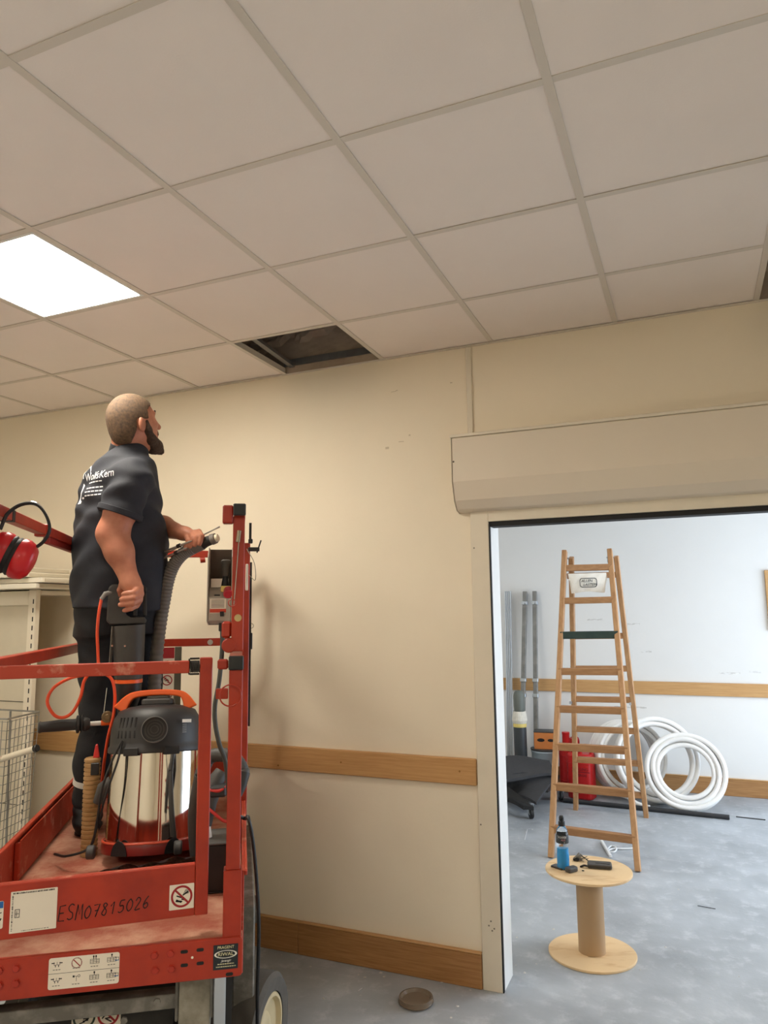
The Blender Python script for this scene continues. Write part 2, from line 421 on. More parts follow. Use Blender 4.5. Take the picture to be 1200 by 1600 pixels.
PAPER = mat('white_sticker', (232, 222, 205), .5, var=.02)
INK = mat('black_ink', (20, 18, 18), .7)
INKR = mat('red_ink', (156, 28, 34), .6)
INKB = mat('blue_ink', (30, 96, 168), .6)
YEL = mat('yellow_ink', (232, 208, 120), .6)
def G(wl, l, z): return K0 + Vector((-math.cos(LROT)*wl - math.sin(LROT)*l, -math.sin(LROT)*wl + math.cos(LROT)*l, z))
lift = empty('scissor_lift', K0, LROT, 'red scissor lift with guard rails and dusty red deck', 'scissor lift')
def q(wl, l, z): return Vector((-wl, l, z))
def lbox(name, m, w0, w1, l0, l1, z0, z1, parent=lift, bevel=.002, mb=None):
    return MB().box(-w1, -w0, l0, l1, z0, z1).build(name, m, parent, bevel=bevel)
ZD = .80; ZT = 2.045; LN = 1.75
# deck and its frame
lbox('deck', REDD, .0, .80, .012, 1.78, .775, ZD)
lbox('deck_extension', REDD, .06, .72, .62, 1.76, ZD+.0005, ZD+.006)
near = MB()
def rr(x0, x1, z0, z1, r, n=5):
    pts = []
    for cx, cz, a0 in ((x1-r, z0+r, -90), (x1-r, z1-r, 0), (x0+r, z1-r, 90), (x0+r, z0+r, 180)):
        for k in range(n+1):
            a = math.radians(a0+90*k/n); pts.append((cx+r*math.cos(a), cz+r*math.sin(a)))
    return pts
Mxz = Matrix(((1, 0, 0, 0), (0, 0, 1, 0), (0, 1, 0, 0), (0, 0, 0, 1)))   # (x,z) poly extruded along y
fascia = MB().prism(rr(-.80, 0, .705, .808, .010), -.004, .010, Mxz).build('end_beam', RED, lift, bevel=.0015)
lbox('side_beam', REDW, -.002, .012, .0102, 1.78, .705, .774)
lbox('side_beam', REDW, .788, .802, .0102, 1.78, .705, .774)
lbox('end_beam', RED, .0125, .787, 1.775, 1.785, .705, .80)
# slots and bolts
for wl, z in ((.159, .783), (.116, .784), (.158, .748), (.115, .749), (.035, .713)):
    MB().prism(rr(-wl-.010, -wl+.010, z-.0045, z+.0045, .0042), -.0046, -.003, Mxz).build('slot', INK, fascia)
def hexb(wl, z):
    P_ = [(math.cos(PI/3*k)*.009, math.sin(PI/3*k)*.009) for k in range(6)]
    M = Matrix.Translation(q(wl, 0, z)) @ Mxz
    MB().prism(P_, -.011, -.004, M).prism([(a*1.35, b*1.35) for a, b in P_], -.0055, -.004, M).build('bolt', BOLT, fascia, bevel=.001)
for wl, z in ((.238, .782), (.195, .783), (.235, .743), (.192, .743), (.633, .782), (.592, .783), (.632, .745), (.590, .746)): hexb(wl, z)
MB().cyl(q(.137, -.0045, .766), q(.137, -.003, .766), .0035, n=10).build('paint_spot', PAPER, fascia)

TB = .036
# ---- right railing
lbox('post_socket', RED, .004, .056, .002, .05, ZD, .985)
lbox('corner_post', RED, .010, .050, .006, .046, .985, 1.548)
lbox('mid_rail', RED, .009, .051, .010, LN, 1.548, 1.587)
lbox('tube_cap', CAPM, .008, .052, -.002, .0095, 1.547, 1.588, bevel=.003)
lbox('upper_post', RED, .010, .046, .03, .066, 1.60, 2.010)
lbox('top_rail', RED, .009, .045, .006, LN, 2.010, ZT)
lbox('tube_cap', CAPM, .008, .046, -.004, .0055, 2.009, ZT+.001, bevel=.003)
lbox('rail_stub', RED, .046, .078, .02, .06, 1.988, ZT-.001, bevel=.004)
MB().cyl(q(.052, .028, 1.618), q(.052, .07, 1.618), .022, n=18).build('hinge_knuckle', RED, lift, bevel=.003)
MB().cyl(q(.027, .026, 1.70), q(.027, .031, 1.70), .011, n=14).build('hinge_bolt', mat('worn_bolt', (190, 170, 120), .4, .5), lift)
lbox('hinge_plate', RED, .046, .075, .04, .075, 1.64, 1.69, bevel=.006)
MB().prism([(0.028, 1.588), (.20, 1.588), (.16, 1.64), (.065, 1.66), (.028, 1.60)], .008, .012, Matrix(((0, 0, -1, 0), (1, 0, 0, 0), (0, 1, 0, 0), (0, 0, 0, 1)))).build('gusset', RED, lift)
lbox('far_post', RED, -.022, .014, LN-.04, LN-.004, .80, 2.009)
lbox('middle_post', RED, -.018, .016, .88, .912, .80, 2.009)
lbox('toe_board', REDW, -.003, .003, .06, 1.775, .775, .965)
lbox('toe_board_lip', REDW, -.012, -.0035, .06, 1.775, .95, .965)
MB().beam(q(-.022, .92, 1.93), q(-.022, .92, 1.25), .01, .004).build('pin_strap', DARKM, lift)
# wire lanyards and pins on the right railing
WIRE = mat('steel_wire', (150, 140, 120), .4, .7)
MB().tube(cr([q(.027, .026, 1.965), q(.03, .027, 1.9), q(.036, .025, 1.80), q(.040, .026, 1.74)], 6), .0014, 6).build('lanyard', WIRE, lift)
MB().cyl(q(.027, .02, 1.965), q(.031, .02, 1.93), .006, n=8).build('lanyard_clip', WIRE, lift)
MB().tube(cr([q(.0, .5, 1.95), q(-.03, .55, 1.9), q(-.035, .6, 1.84), q(-.012, .62, 1.86)], 6), .0014, 6).build('lanyard', WIRE, lift)
lbox('pin', BLK, -.045, -.005, .42, .428, 1.935, 1.95)
MB().beam(q(-.05, .42, 1.975), q(-.036, .42, 1.93), .005, .005).build('pin_handle', BLK, lift)
MB().beam(q(-.008, .15, 2.005), q(-.008, .15, 1.945), .008, .006).build('latch_lever', BLK, lift)
lbox('latch_block', BLK, -.016, -.002, .14, .16, 1.938, 1.952)
MB().tube([q(.045, -.006, 1.475) + Vector((.031*math.cos(a), 0, .031*math.sin(a))) for a in np.linspace(0, 2*PI, 25)[:-1]], .0022, 6, closed=True).build('key_ring', RED, lift)
MB().tube([q(.045, .018, 1.745) + Vector((.011*math.cos(a), 0, .011*math.sin(a))) for a in np.linspace(0, 2*PI, 19)[:-1]], .0015, 6, closed=True).build('key_ring', RED, lift)
MB().tube([q(-.028, 1.0, 1.66) + Vector((.010*math.cos(a), 0, .010*math.sin(a))) for a in np.linspace(0, 2*PI, 19)[:-1]], .0015, 6, closed=True).build('key_ring', WIRE, lift)
lbox('latch_tongue', RED, .052, .088, .02, .045, 1.462, 1.492)
lbox('latch_tongue', RED, .053, .085, .02, .045, 1.548, 1.578, bevel=.005)
lbox('rail_sleeve', PAPER, -.008, .002, .58, .60, 1.80, 1.90)
lbox('pin_strap', CAPM, -.034, -.026, 1.0, 1.01, 1.56, 1.63)
# ---- left railing
WL = .745
lbox('top_rail', RED, WL-.018, WL+.018, .0, LN, 2.010, ZT)
lbox('rail_band', CAPM, WL-.0195, WL+.0195, .205, .235, 2.008, ZT+.001)
lbox('rail_sleeve', RED, WL-.024, WL+.024, .62, .66, 2.004, ZT+.004)
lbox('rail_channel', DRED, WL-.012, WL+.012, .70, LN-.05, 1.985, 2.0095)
lbox('mid_rail', RED, WL-.018, WL+.018, .02, LN, 1.548, 1.587)
for l in (.03, LN-.04): lbox('rail_post', RED, WL-.017, WL+.017, l, l+.034, .80, 2.0095)
lbox('toe_board', REDW, .777, .783, .0, 1.775, .775, .955)
lbox('toe_board_lip', REDW, .764, .7765, .0, 1.775, .944, .957)
lbox('extension_plate', REDW, .757, .762, .62, 1.70, ZD+.006, .94, bevel=.004)
lbox('extension_plate_end', REDW, .757, .776, .612, .619, ZD+.006, .935, bevel=.004)
# ---- far railing
lbox('top_rail', RED, .03, WL-.018, LN-.04, LN-.005, 2.010, ZT)
lbox('mid_rail', RED, .03, WL-.018, LN-.04, LN-.005, 1.548, 1.587)
lbox('toe_board', REDW, .004, .776, 1.768, 1.774, .775, .955)
MB().cyl(q(.205, LN-.03, 1.999), q(.230, LN-.03, 1.996), .016, n=14).build('rail_knob', RED, lift)
MB().cyl(q(.17, LN-.046, 1.567), q(.17, LN-.041, 1.567), .014, n=16).cyl(q(.17, LN-.05, 1.567), q(.17, LN-.046, 1.567), .007, n=12).build('rail_bolt', mat('zinc_washer', (190, 186, 176), .4, .6), lift)
lbox('sign_post', mat('olive_grey_post', (92, 88, 74), .6), .312, .346, LN-.05, LN-.042, .96, 1.547)
sg = lbox('warning_sign', PAPER, .347, .47, LN-.052, LN-.048, 1.18, 1.545, bevel=0)
sgf = frame(q(.47, LN-.0525, 1.18), (1, 0, 0), (0, 0, 1))
rect(MB(), sgf, 0, .123, .31, .365).build('sign_header', INKR, sg)
def prohib(mb_r, mb_k, M, r, seed=0):
    ring(mb_r, M, r*.80, r, h=.0006)
    a = math.radians(-45); c, s = math.cos(a), math.sin(a)
    R2 = M @ Matrix.Rotation(a, 4, 'Z'); rect(mb_r, R2, -r*.85, r*.85, -r*.09, r*.09, h=.0007)
    rs = random.Random(seed)
    for k in range(7):
        x, y = rs.uniform(-.4, .4)*r, rs.uniform(-.5, .4)*r
        R3 = M @ Matrix.Translation((x, y, 0)) @ Matrix.Rotation(rs.uniform(-.9, .9), 4, 'Z')
        rect(mb_k, R3, -r*.28, r*.28, -r*.06, r*.06, h=.0005)
a, b = MB(), MB()
for j in range(4):
    for i in range(2):
        prohib(a, b, sgf @ Matrix.Translation((.032+.058*i, .272-.072*j, 0)), .026, 10*i+j)
a.build('prohibition_rings', INKR, sg); b.build('pictogram_marks', INK, sg)
# ---- swing gate, hinged on the left, standing a little ajar
g0, g1 = q(.735, -.008, 0), q(.100, .058, 0); gd = (g1-g0).normalized(); gn = Vector((gd.y, -gd.x, 0))   # gn faces the camera
gate = empty('gate', (0, 0, 0)); gate.parent = lift
GW = (g1-g0).length
GM = Matrix(((gd.x, -gn.x, 0, g0.x), (gd.y, -gn.y, 0, g0.y), (0, 0, 1, 0), (0, 0, 0, 1)))    # local x along the gate, y inward, z up
def gbox(name, m, x0, x1, y0, y1, z0, z1, bevel=.002, par=None):
    return MB().box(x0, x1, y0, y1, z0, z1, GM).build(name, m, par or gate, bevel=bevel)
gbox('gate_bar', REDW, .0, GW-.068, .0, .030, 1.538, 1.574)
gbox('gate_post', RED, GW-.036, GW, -.002, .032, .853, 1.582)
toe = gbox('gate_toe_board', RED, .0, GW-.0365, .004, .012, .852, .992)
gbox('toe_board_top', REDW, .0, GW-.0365, .0125, .030, .984, .992)
gbox('gate_post', RED, -.004, .028, .031, .062, .853, 1.582)
gbox('spring_plate', DARKM, GW-.070, GW-.066, .002, .028, 1.532, 1.580)
pts = []
for k in range(61):
    a = 2*PI*k/10; pts.append(GM @ Vector((GW-.066+.029*k/60, .015+.011*math.cos(a), 1.556+.017*math.sin(a))))
MB().tube(pts, .0022, 6).build('spring', DARKM, gate)
MB().cyl(GM @ Vector((GW-.066, .015, 1.556)), GM @ Vector((GW-.036, .015, 1.556)), .006, n=10).build('spring_rod', BLK, gate)
gbox('spring_guard', DARKM, GW-.066, GW-.037, .024, .027, 1.530, 1.536)
gbox('spring_guard', DARKM, GW-.066, GW-.037, .024, .027, 1.576, 1.582)
# stickers on the gate toe board: the square white one stays plain of its code
gf = GM @ frame((0, .0035, 0), (1, 0, 0), (0, 0, 1))     # x along, y up, normal to the camera
def gw(wl): return (.735-wl)*GW/.635
def sticker(name, x0, x1, z0, z1, m, par, M, r=.004, h=.0006):
    return MB().prism(rr(x0, x1, z0, z1, r, 3), -.0002, h, M).build(name, m, par)
st = sticker('square_sticker', gw(.618), gw(.502), .866, .972, PAPER, toe, gf, .002)
x0, x1 = gw(.618), gw(.502); mb = MB()
for k in range(26):
    rs = random.Random(k); xx = x0+.006+(x1-x0-.012)*k/26
    rect(mb, gf, xx, xx+.0034*rs.uniform(.5, 1), .9655, .9685+.001*rs.random(), .0012)
    if k < 22: rect(mb, gf, x0+.004, x0+.0065+.001*rs.random(), .872+.092*k/22, .872+.092*k/22+.0034*rs.uniform(.3, 1), .0012)
    if k > 8: rect(mb, gf, xx-.012, xx-.012+.003*rs.uniform(.4, 1), .8695, .8715, .0012)
for xa, xb, za, zb in ((.012, .024, .925, .9265), (.012, .024, .905, .9065), (.012, .0135, .905, .9265), (.0225, .024, .905, .9265), (.014, .022, .914, .9155), (.016, .0175, .908, .922)):
    rect(mb, gf, x0+xa, x0+xb, za, zb, .0012)
mb.build('printed_marks', INK, st)
s2 = sticker('blue_header_sticker', gw(.72), gw(.634), .882, .952, PAPER, toe, gf, .004)
rect(MB(), gf, gw(.72)+.002, gw(.634)-.001, .934, .951, .001).build('blue_header', INKB, s2)
mb = MB()
for k in range(22):
    rs = random.Random(k+90); R3 = gf @ Matrix.Translation((gw(.655)+rs.uniform(-.008, .012), .906+rs.uniform(-.018, .02), 0)) @ Matrix.Rotation(rs.uniform(-.7, .7), 4, 'Z')
    rect(mb, R3, -.006, .006, -.0012, .0012, .001)
mb.build('printed_marks', INK, s2)
s3 = sticker('no_washing_sticker', gw(.207), gw(.139), .874, .942, PAPER, toe, gf, .002)
a, b = MB(), MB(); prohib(a, b, gf @ Matrix.Translation((gw(.173), .909, .0006)), .030, 4)
for k in range(5): rect(b, gf @ Matrix.Translation((gw(.165)+.003*k, .921, 0)) @ Matrix.Rotation(1.1, 4, 'Z'), -.007, .007, -.0007, .0007, .0011)
a.build('prohibition_ring', INKR, s3); b.build('pictogram_marks', INK, s3)
# handwritten serial number
GLY = {'E': [[(.9, 1), (.05, .95), (.0, .02), (.9, .0)], [(.02, .5), (.7, .52)]],
       'S': [[(.9, .9), (.5, 1), (.1, .8), (.3, .55), (.75, .4), (.8, .12), (.4, 0), (.05, .1)]],
       'M': [[(0, 0), (.15, 1), (.5, .35), (.85, 1), (1, .0)]],
       '0': [[(.5, 1), (.1, .7), (.05, .3), (.4, 0), (.8, .2), (.9, .65), (.5, 1)]],
       '7': [[(.05, .95), (.9, 1), (.45, .0)], [(.25, .5), (.8, .52)]],
       '8': [[(.8, .85), (.45, 1), (.2, .8), (.75, .35), (.55, 0), (.1, .15), (.3, .45), (.8, .85)]],
       '1': [[(.1, .65), (.55, 1), (.5, .0)]],
       '5': [[(.9, 1), (.3, .95), (.2, .55), (.7, .55), (.8, .2), (.4, 0), (.05, .08)]],
       '2': [[(.1, .75), (.45, 1), (.8, .75), (.1, .0), (.9, .05)]],
       '6': [[(.75, 1), (.25, .6), (.1, .2), (.45, 0), (.8, .2), (.6, .45), (.15, .3)]]}
mb = MB(); tx = 'ESM07815026'; xs0, xs1 = gw(.498), gw(.258)
for i, ch in enumerate(tx):
    bx = xs0+(xs1-xs0)*i/len(tx); cwid = (xs1-xs0)/len(tx)*.78; bz = .878+.012*i/len(tx)+(.004 if i in (0, 1) else 0); hh = (.040 if i < 3 else .032)
    for stroke in GLY[ch]:
        p2 = [gf @ Vector((bx+x*cwid+.004*y, bz+y*hh, .0004)) for x, y in stroke]
        p2 = cr(p2, 4) if ch not in 'EM17' else p2
        mb.tube(p2, .0014, 5)
mb.build('handwriting', INK, toe)
# ---- end beam stickers
ff = frame((0, -.0042, 0), (1, 0, 0), (0, 0, 1))
s4 = sticker('instruction_sticker', -.511, -.330, .720, .799, PAPER, fascia, ff, .006)
rect(MB(), ff, -.511, -.330, .7592, .7602, .001).build('divider', INK, s4)
kb, kr, kblue = MB(), MB(), MB()
for row, zc in ((0, .782), (1, .742)):
    for c, xc in enumerate((-.490, -.440, -.394, -.350)):
        M = ff @ Matrix.Translation((xc, zc, 0))
        if c == 0:
            for s in (-1, 1): rect(kb, M, s*.010-.004, s*.010+.004, .003, .0055, .001)
            rect(kb, M, -.008, .008, -.001, 0, .001); rect(kb, M, -.008, -.007, -.001, .007, .001); rect(kb, M, .007, .008, -.001, .007, .001)
            rect(kb, M, -.0005, .0005, -.001, .007, .001); rect(kb, M, -.005, -.003, -.006, -.001, .001); rect(kb, M, .003, .005, -.006, -.001, .001)
        elif c == 1:
            if row == 0: prohib(kr, kb, M, .014, 77)
            else:
                rect(kb, M, -.009, -.004, .004, .009, .001); ring(kb, M @ Matrix.Translation((.007, .007, 0)), .0022, .0034, 12, .001)
                rect(kb, M, -.003, .004, .006, .007, .001); rect(kb, M, 0, .001, -.006, .006, .001)
        else:
            for yy in (-.006, -.002, .002, .005): rect(kb, M, -.012, .012, yy, yy+.0009, .001)
            for xx in (-.012, -.004, .004, .011): rect(kb, M, xx, xx+.001, -.006, .005, .001)
            for xx in ((0,) if row or c == 3 else (-.003, .003)): rect(kb, M, xx-.0009, xx+.0009, .006, .015, .001); rect(kb, M, xx-.002, xx+.002, .010, .014, .001)
            if c == 3: rect(kblue, M, .008, .018, -.004, -.002, .001); rect(kb, M, .008, .018, .004, .005, .001); rect(kb, M, .0175, .0185, -.004, .005, .001)
        for t in range(3): rect(kb, M, -.010+.007*t, -.005+.007*t, -.0135, -.012, .001)
kb.build('pictogram_marks', INK, s4); kr.build('prohibition_ring', INKR, s4); kblue.build('blue_marks', INKB, s4)
s5 = sticker('rental_sticker', -.080, -.012, .727, .792, mat('navy_sticker', (22, 30, 38), .5), fascia, ff, .001)
LIM = mat('pale_yellow_print', (222, 214, 170), .6); WPR = mat('white_print', (225, 222, 215), .6)
text('lettering', 'PRAGENT', .0105, ff @ Matrix.Translation((-.046, .7845, .0008)), LIM, s5)
text('lettering', 'RIWAL', .0125, ff @ Matrix.Translation((-.046, .7665, .0008)), LIM, s5, sx=1.15)
ring(MB(), ff @ Matrix.Translation((-.046, .7665, .0006)), .0088, .0106, 32, .0004, sx=2.95).build('oval_ring', WPR, s5)
text('lettering', 'Javengir', .0085, ff @ Matrix.Translation((-.045, .7495, .0008)), WPR, s5, shear=.3)
mb = MB()
for zz, a0, a1 in ((.7415, -.068, -.022), (.7345, -.072, -.018)):
    xx = a0
    while xx < a1:
        wq = random.uniform(.002, .006); rect(mb, ff, xx, min(xx+wq, a1), zz-.0012, zz+.0012, .001); xx += wq+.0014
mb.build('small_print', LIM, s5)
# ---- control box on the right railing
ctl = empty('control_box', (0, 0, 0)); ctl.parent = lift
CG = mat('control_box_grey', (168, 160, 146), .5, var=.06, vs=20); CGD = mat('control_box_inner', (84, 72, 60), .7, var=.1)
CL0, CL1 = .22, .36
Mwz = Matrix(((0, 0, -1, 0), (1, 0, 0, 0), (0, 1, 0, 0), (0, 0, 0, 1)))    # poly (l,z) extruded over w
cheek = [(CL0, 1.69), (CL1, 1.675), (CL1, 1.935), (CL0+.05, 1.935), (CL0, 1.90)]
MB().prism(cheek, .124, .128, Mwz).build('cheek_plate', CG, ctl, bevel=.001)
MB().prism(cheek, .046, .050, Mwz).build('cheek_plate', CG, ctl, bevel=.001)
lbox('back_plate', CGD, .050, .124, CL1-.004, CL1, 1.675, 1.935, ctl, 0)
MB().prism([(CL0+.005, 1.69), (CL1-.005, 1.677), (CL1-.005, 1.80), (CL0+.06, 1.80), (CL0+.005, 1.765)], .0505, .1235, Mwz).build('console_body', CG, ctl, bevel=.002)
lbox('console_label', PAPER, .066, .118, CL0+.0035, CL0+.0048, 1.715, 1.762, ctl, 0)
mb = MB(); cf = frame(q(.118, CL0+.0033, 1.715), (1, 0, 0), (0, 0, 1))
for k in range(6): rect(mb, cf, .004, .046, .019+.0045*k, .0205+.0045*k)
mb.build('printed_lines', INK, ctl)
rect(MB(), cf, 0, .052, .002, .014).build('red_stripe', mat('sticker_red', (196, 62, 34), .5), ctl)
lbox('switch_plate', PAPER, .060, .118, CL0+.052, CL0+.056, 1.801, 1.83, ctl, 0)
lbox('yellow_base', YEL, .052, .085, CL0+.03, CL0+.06, 1.785, 1.805, ctl)
lbox('key_switch', BLK, .086, .106, CL0+.015, CL0+.02, 1.768, 1.776, ctl)
MB().cyl(q(.060, CL0-.002, 1.775), q(.060, CL0+.03, 1.79), .016, n=18).build('stop_button', mat('stop_red', (178, 40, 50), .4), ctl, bevel=.003)
MB().tube([q(.072, CL0+.06, 1.80), q(.071, CL0+.055, 1.825), q(.070, CL0+.052, 1.84)], [.016, .011, .009], 14).build('joystick_boot', BLK, ctl, smooth=True)
MB().lathe([(.0, 0), (.012, 0), (.013, .02), (.014, .04), (.016, .043), (.016, .052), (.010, .056), (0, .057)], 16, Matrix.Translation(q(.070, CL0+.05, 1.838))).build('joystick_grip', mat('grip_grey', (64, 58, 50), .6), ctl, smooth=True)
MB().cyl(q(.078, CL0+.05, 1.655), q(.078, CL0+.05, 1.683), .012, n=16).build('cable_gland', BLK, ctl, bevel=.002)
MB().beam(q(.078, CL0+.003, 1.705), q(.079, CL0-.001, 1.72), .012, .006).build('toggle', BLK, ctl)
MB().tube(cr([q(.078, .27, 1.66), q(.077, .265, 1.60), q(.084, .26, 1.50), q(.096, .25, 1.42), (q(.094, .25, 1.36)), q(.080, .27, 1.29), q(.06, .32, 1.22), q(.045, .42, 1.05), q(.03, .50, .90), q(.02, .56, .82)], 8), .0075, 10).build('control_cable', mat('grey_green_cable', (74, 78, 74), .6), ctl, smooth=True)
lbox('box_bracket', RED, .039, .0458, .25, .33, 1.86, 2.012, ctl)
# ---- chassis below the deck
lbox('chassis', DARKM, .03, .77, .10, 1.70, .16, .44)
lbox('battery_cover', GREYM, -.050, .028, .62, 1.66, .10, .66, bevel=.006)
lbox('cover_bracket', GREYM, -.085, -.051, 1.46, 1.56, .27, .36)
lbox('cross_beam', GREYM, .185, .80, .13, .18, .575, .615)
lbox('cross_beam', GREYM, .30, .78, .20, .25, .648, .700)
lbox('cross_beam', DARKM, .05, .77, .55, .60, .50, .60)
for wl in (.12, .66):
    MB().beam(q(wl, .12, .47), q(wl, 1.62, .66), .03, .07).build('scissor_arm', GREYM, lift, bevel=.002)
    MB().beam(q(wl+.035, .12, .66), q(wl+.035, 1.62, .47), .03, .07).build('scissor_arm', GREYM, lift, bevel=.002)
slid = MB().box(-.188, -.080, .105, .125, .672, .682).box(-.188, -.180, .105, .125, .55, .672).box(-.088, -.080, .105, .125, .55, .672).build('slider_bracket', GREYM, lift, bevel=.003)
lbox('slider_block', mat('dusty_block', (120, 114, 100), .8, rgb2=(160, 154, 140), vs=20), .089, .179, .115, .19, .50, .660)
lbox('chrome_plate', CHROME, .045, .078, .08, .10, .16, .704)
MB().beam(q(.035, .10, .705), q(.045, .12, .30), .022, .03).build('hydraulic_hose', BLK, lift)
lp = lbox('lower_panel', DARKM, .20, .78, .225, .235, .44, .572)
sl = lbox('lower_sticker', PAPER, .352, .49, .222, .2248, .49, .575, bevel=0)
sf = frame((0, .2217, 0), (1, 0, 0), (0, 0, 1)); a, b, c_ = MB(), MB(), MB()
ring(c_, sf @ Matrix.Translation((-.455, .535, 0)), .026, .032); prohib(a, b, sf @ Matrix.Translation((-.387, .535, 0)), .031, 5); prohib(MB(), b, sf @ Matrix.Translation((-.455, .535, 0)), .028, 6)
a.build('prohibition_ring', INKR, sl); b.build('pictogram_marks', INK, sl); c_.build('mandatory_ring', mat('dark_green_ink', (40, 56, 44), .6), sl)
for wl, z in ((.33, .56), (.24, .60)): MB().cyl(q(wl, .124, z), q(wl, .131, z), .010, n=6).build('bolt', GREYM, lift)
# ---- wheels: rubber tyre, cream hub
TYRE = mat('grey_tyre', (92, 88, 82), .85, var=.12, vs=20); HUB = mat('cream_hub', (206, 190, 152), .5, var=.06, vs=10)
def wheel(wl, l, steer, side):
    e = empty('wheel', q(wl, l, .19)); e.parent = lift; e.rotation_euler = (0, 0, steer)
    Mr = Matrix.Rotation(math.radians(90)*side, 4, 'Y')
    MB().lathe([(.125, -.05), (.17, -.055), (.187, -.042), (.19, -.02), (.19, .02), (.187, .042), (.17, .055), (.125, .05)], 40, Mr).build('tyre', TYRE, e, smooth=True)
    MB().lathe([(0, -.03), (.124, -.03), (.124, .044), (.118, .05), (.108, .05), (.100, .032), (.06, .022), (.05, .03), (.03, .034), (0, .034)], 40, Mr).build('hub', HUB, e, smooth=True)
wheel(-.068, .72, math.radians(-24), 1); wheel(-.005, 1.50, 0, 1); wheel(.80, .60, math.radians(-24), -1); wheel(.80, 1.50, 0, -1)
# ================================================================== THINGS ON THE LIFT
STEEL = mat('mirror_steel', (216, 214, 210), .07, 1.)
ORNG = mat('orange_plastic', (236, 98, 32), .4, var=.03)
VBLK = mat('vacuum_black', (40, 39, 39), .5, var=.1, vs=12)
DGREY = mat('dark_grey_plastic', (66, 64, 62), .55, var=.1, vs=15)
VRED = mat('dark_red_plastic', (128, 34, 28), .3, var=.06)
def lthing(name, wl, l, z, label, cat, rz=0, group=None): return empty(name, G(wl, l, z), LROT+rz, label, cat, group)
# ---- wet and dry vacuum
vac = lthing('vacuum_cleaner', .335, .80, ZD+.0065, 'steel drum vacuum cleaner with orange handle on the lift deck', 'vacuum cleaner')
R0 = .168
vac.rotation_euler = (math.radians(-8), 0, LROT); vac.location = G(.335, .775, ZD+.0065+.027)
nb = 72; vs = []; fs = []
for ring_i, (rr_, top) in enumerate(((R0+.012, 0), (R0+.014, 0), (R0+.010, 1), (R0+.003, 1))):
    for k in range(nb):
        a = 2*PI*k/nb+PI/2*0; h = .045
        vs.append((rr_*math.cos(a), rr_*math.sin(a), (0.006 if ring_i == 0 else .03 if ring_i == 1 else h)))
for r_ in range(3):
    for k in range(nb): fs.append((r_*nb+k, r_*nb+(k+1) % nb, (r_+1)*nb+(k+1) % nb, (r_+1)*nb+k))
fs.append(tuple(reversed(range(nb))))
MB().add(vs, fs).build('base_shell', VRED, vac, smooth=True)
rim = [Vector(vs[2*nb+k]) for k in range(nb)]
MB().tube(rim, .004, 6, closed=True).build('base_rim', mat('orange_red_rim', (196, 72, 44), .4), vac, smooth=True)
MB().lathe([(R0, .028), (R0, .366)], 72).build('steel_drum', STEEL, vac, smooth=True)
for a in (-90-32, -90+30):
    M = Matrix.Rotation(math.radians(a), 4, 'Z') @ Matrix.Translation((R0+.0135, 0, .006)) @ Matrix.Rotation(PI/2, 4, 'Y') @ Matrix.Rotation(PI/2, 4, 'Z')
    MB().prism([(.034*math.cos(t), .05*math.sin(t)) for t in np.linspace(0, PI, 13)], 0, .003, M).build('wheel_arch', BLK, vac)
for a in (-125, -57, 55, 125):
    p_ = Vector((math.cos(math.radians(a))*(R0+.03), math.sin(math.radians(a))*(R0+.03), .0))
    if a in (-125,): p_ = Vector((-.195, -.135, 0))
    MB().lathe([(0, -.014), (.020, -.014), (.024, -.010), (.024, .010), (.020, .014), (0, .014)], 20, Matrix.Translation(p_+Vector((0, 0, .024))) @ Matrix.Rotation(PI/2, 4, 'Y')).build('castor', DGREY, vac, smooth=True)
lidp = [(R0+.004, .352), (R0+.010, .356), (R0+.010, .372), (R0+.004, .380), (R0+.004, .392), (R0+.002, .44), (R0-.006, .478), (R0-.024, .508), (R0-.06, .522), (.06, .530), (0, .531)]
lid = MB().lathe(lidp, 64).build('lid', VBLK, vac, smooth=True)
for k in range(5):
    a = math.radians(-90-48+k*6.5); p_ = Vector((math.cos(a), math.sin(a), 0))
    MB().beam(p_*(R0+.0035)+Vector((0, 0, .408)), p_*(R0-.006)+Vector((0, 0, .482)), .006, .004, up=p_).build('vent_slot', BLACK, lid)
a = math.radians(-90+3); Mk = frame(Vector((math.cos(a), math.sin(a), 0))*(R0-.004)+Vector((0, 0, .436)), (-math.sin(a), math.cos(a), 0), (0, 0, 1))
kn = MB().lathe([(0, 0), (.047, 0), (.047, .018), (.044, .021), (.041, .018), (0, .018)], 40, Mk).build('exhaust_knob', VBLK, vac, smooth=True)
MB().lathe([(.0445, .0195), (.048, .0195), (.048, .0215), (.0445, .0225)], 40, Mk).build('knob_ring', mat('grey_ring', (104, 102, 98), .5), kn, smooth=True)
for r_ in (.032, .022, .012): MB().lathe([(r_, .0185), (r_+.003, .0185), (r_+.003, .0205), (r_, .0205)], 28, Mk).build('grille_ring', DGREY, kn)
a = math.radians(-90+44); pn = Vector((math.cos(a), math.sin(a), 0)); Ml = frame(pn*(R0+.0035)+Vector((0, 0, .445)), (-math.sin(a), math.cos(a), 0), (0, 0, 1))
rect(MB(), Ml, -.022, .022, .012, .024, .003).build('rating_label', PAPER, lid)
mb = MB()
for k in range(5): rect(mb, Ml, -.020, .0, .004-.007*k, .0065-.007*k, .003)
mb.build('rating_print', mat('grey_print', (140, 138, 134), .6), lid)
for a_ in (-90-24, -90+24):
    a = math.radians(a_); pn = Vector((math.cos(a), math.sin(a), 0))
    MB().beam(pn*(R0+.011)+Vector((0, 0, .345)), pn*(R0+.011)+Vector((0, 0, .374)), .06, .008, up=pn).build('latch', BLK, lid, bevel=.003)
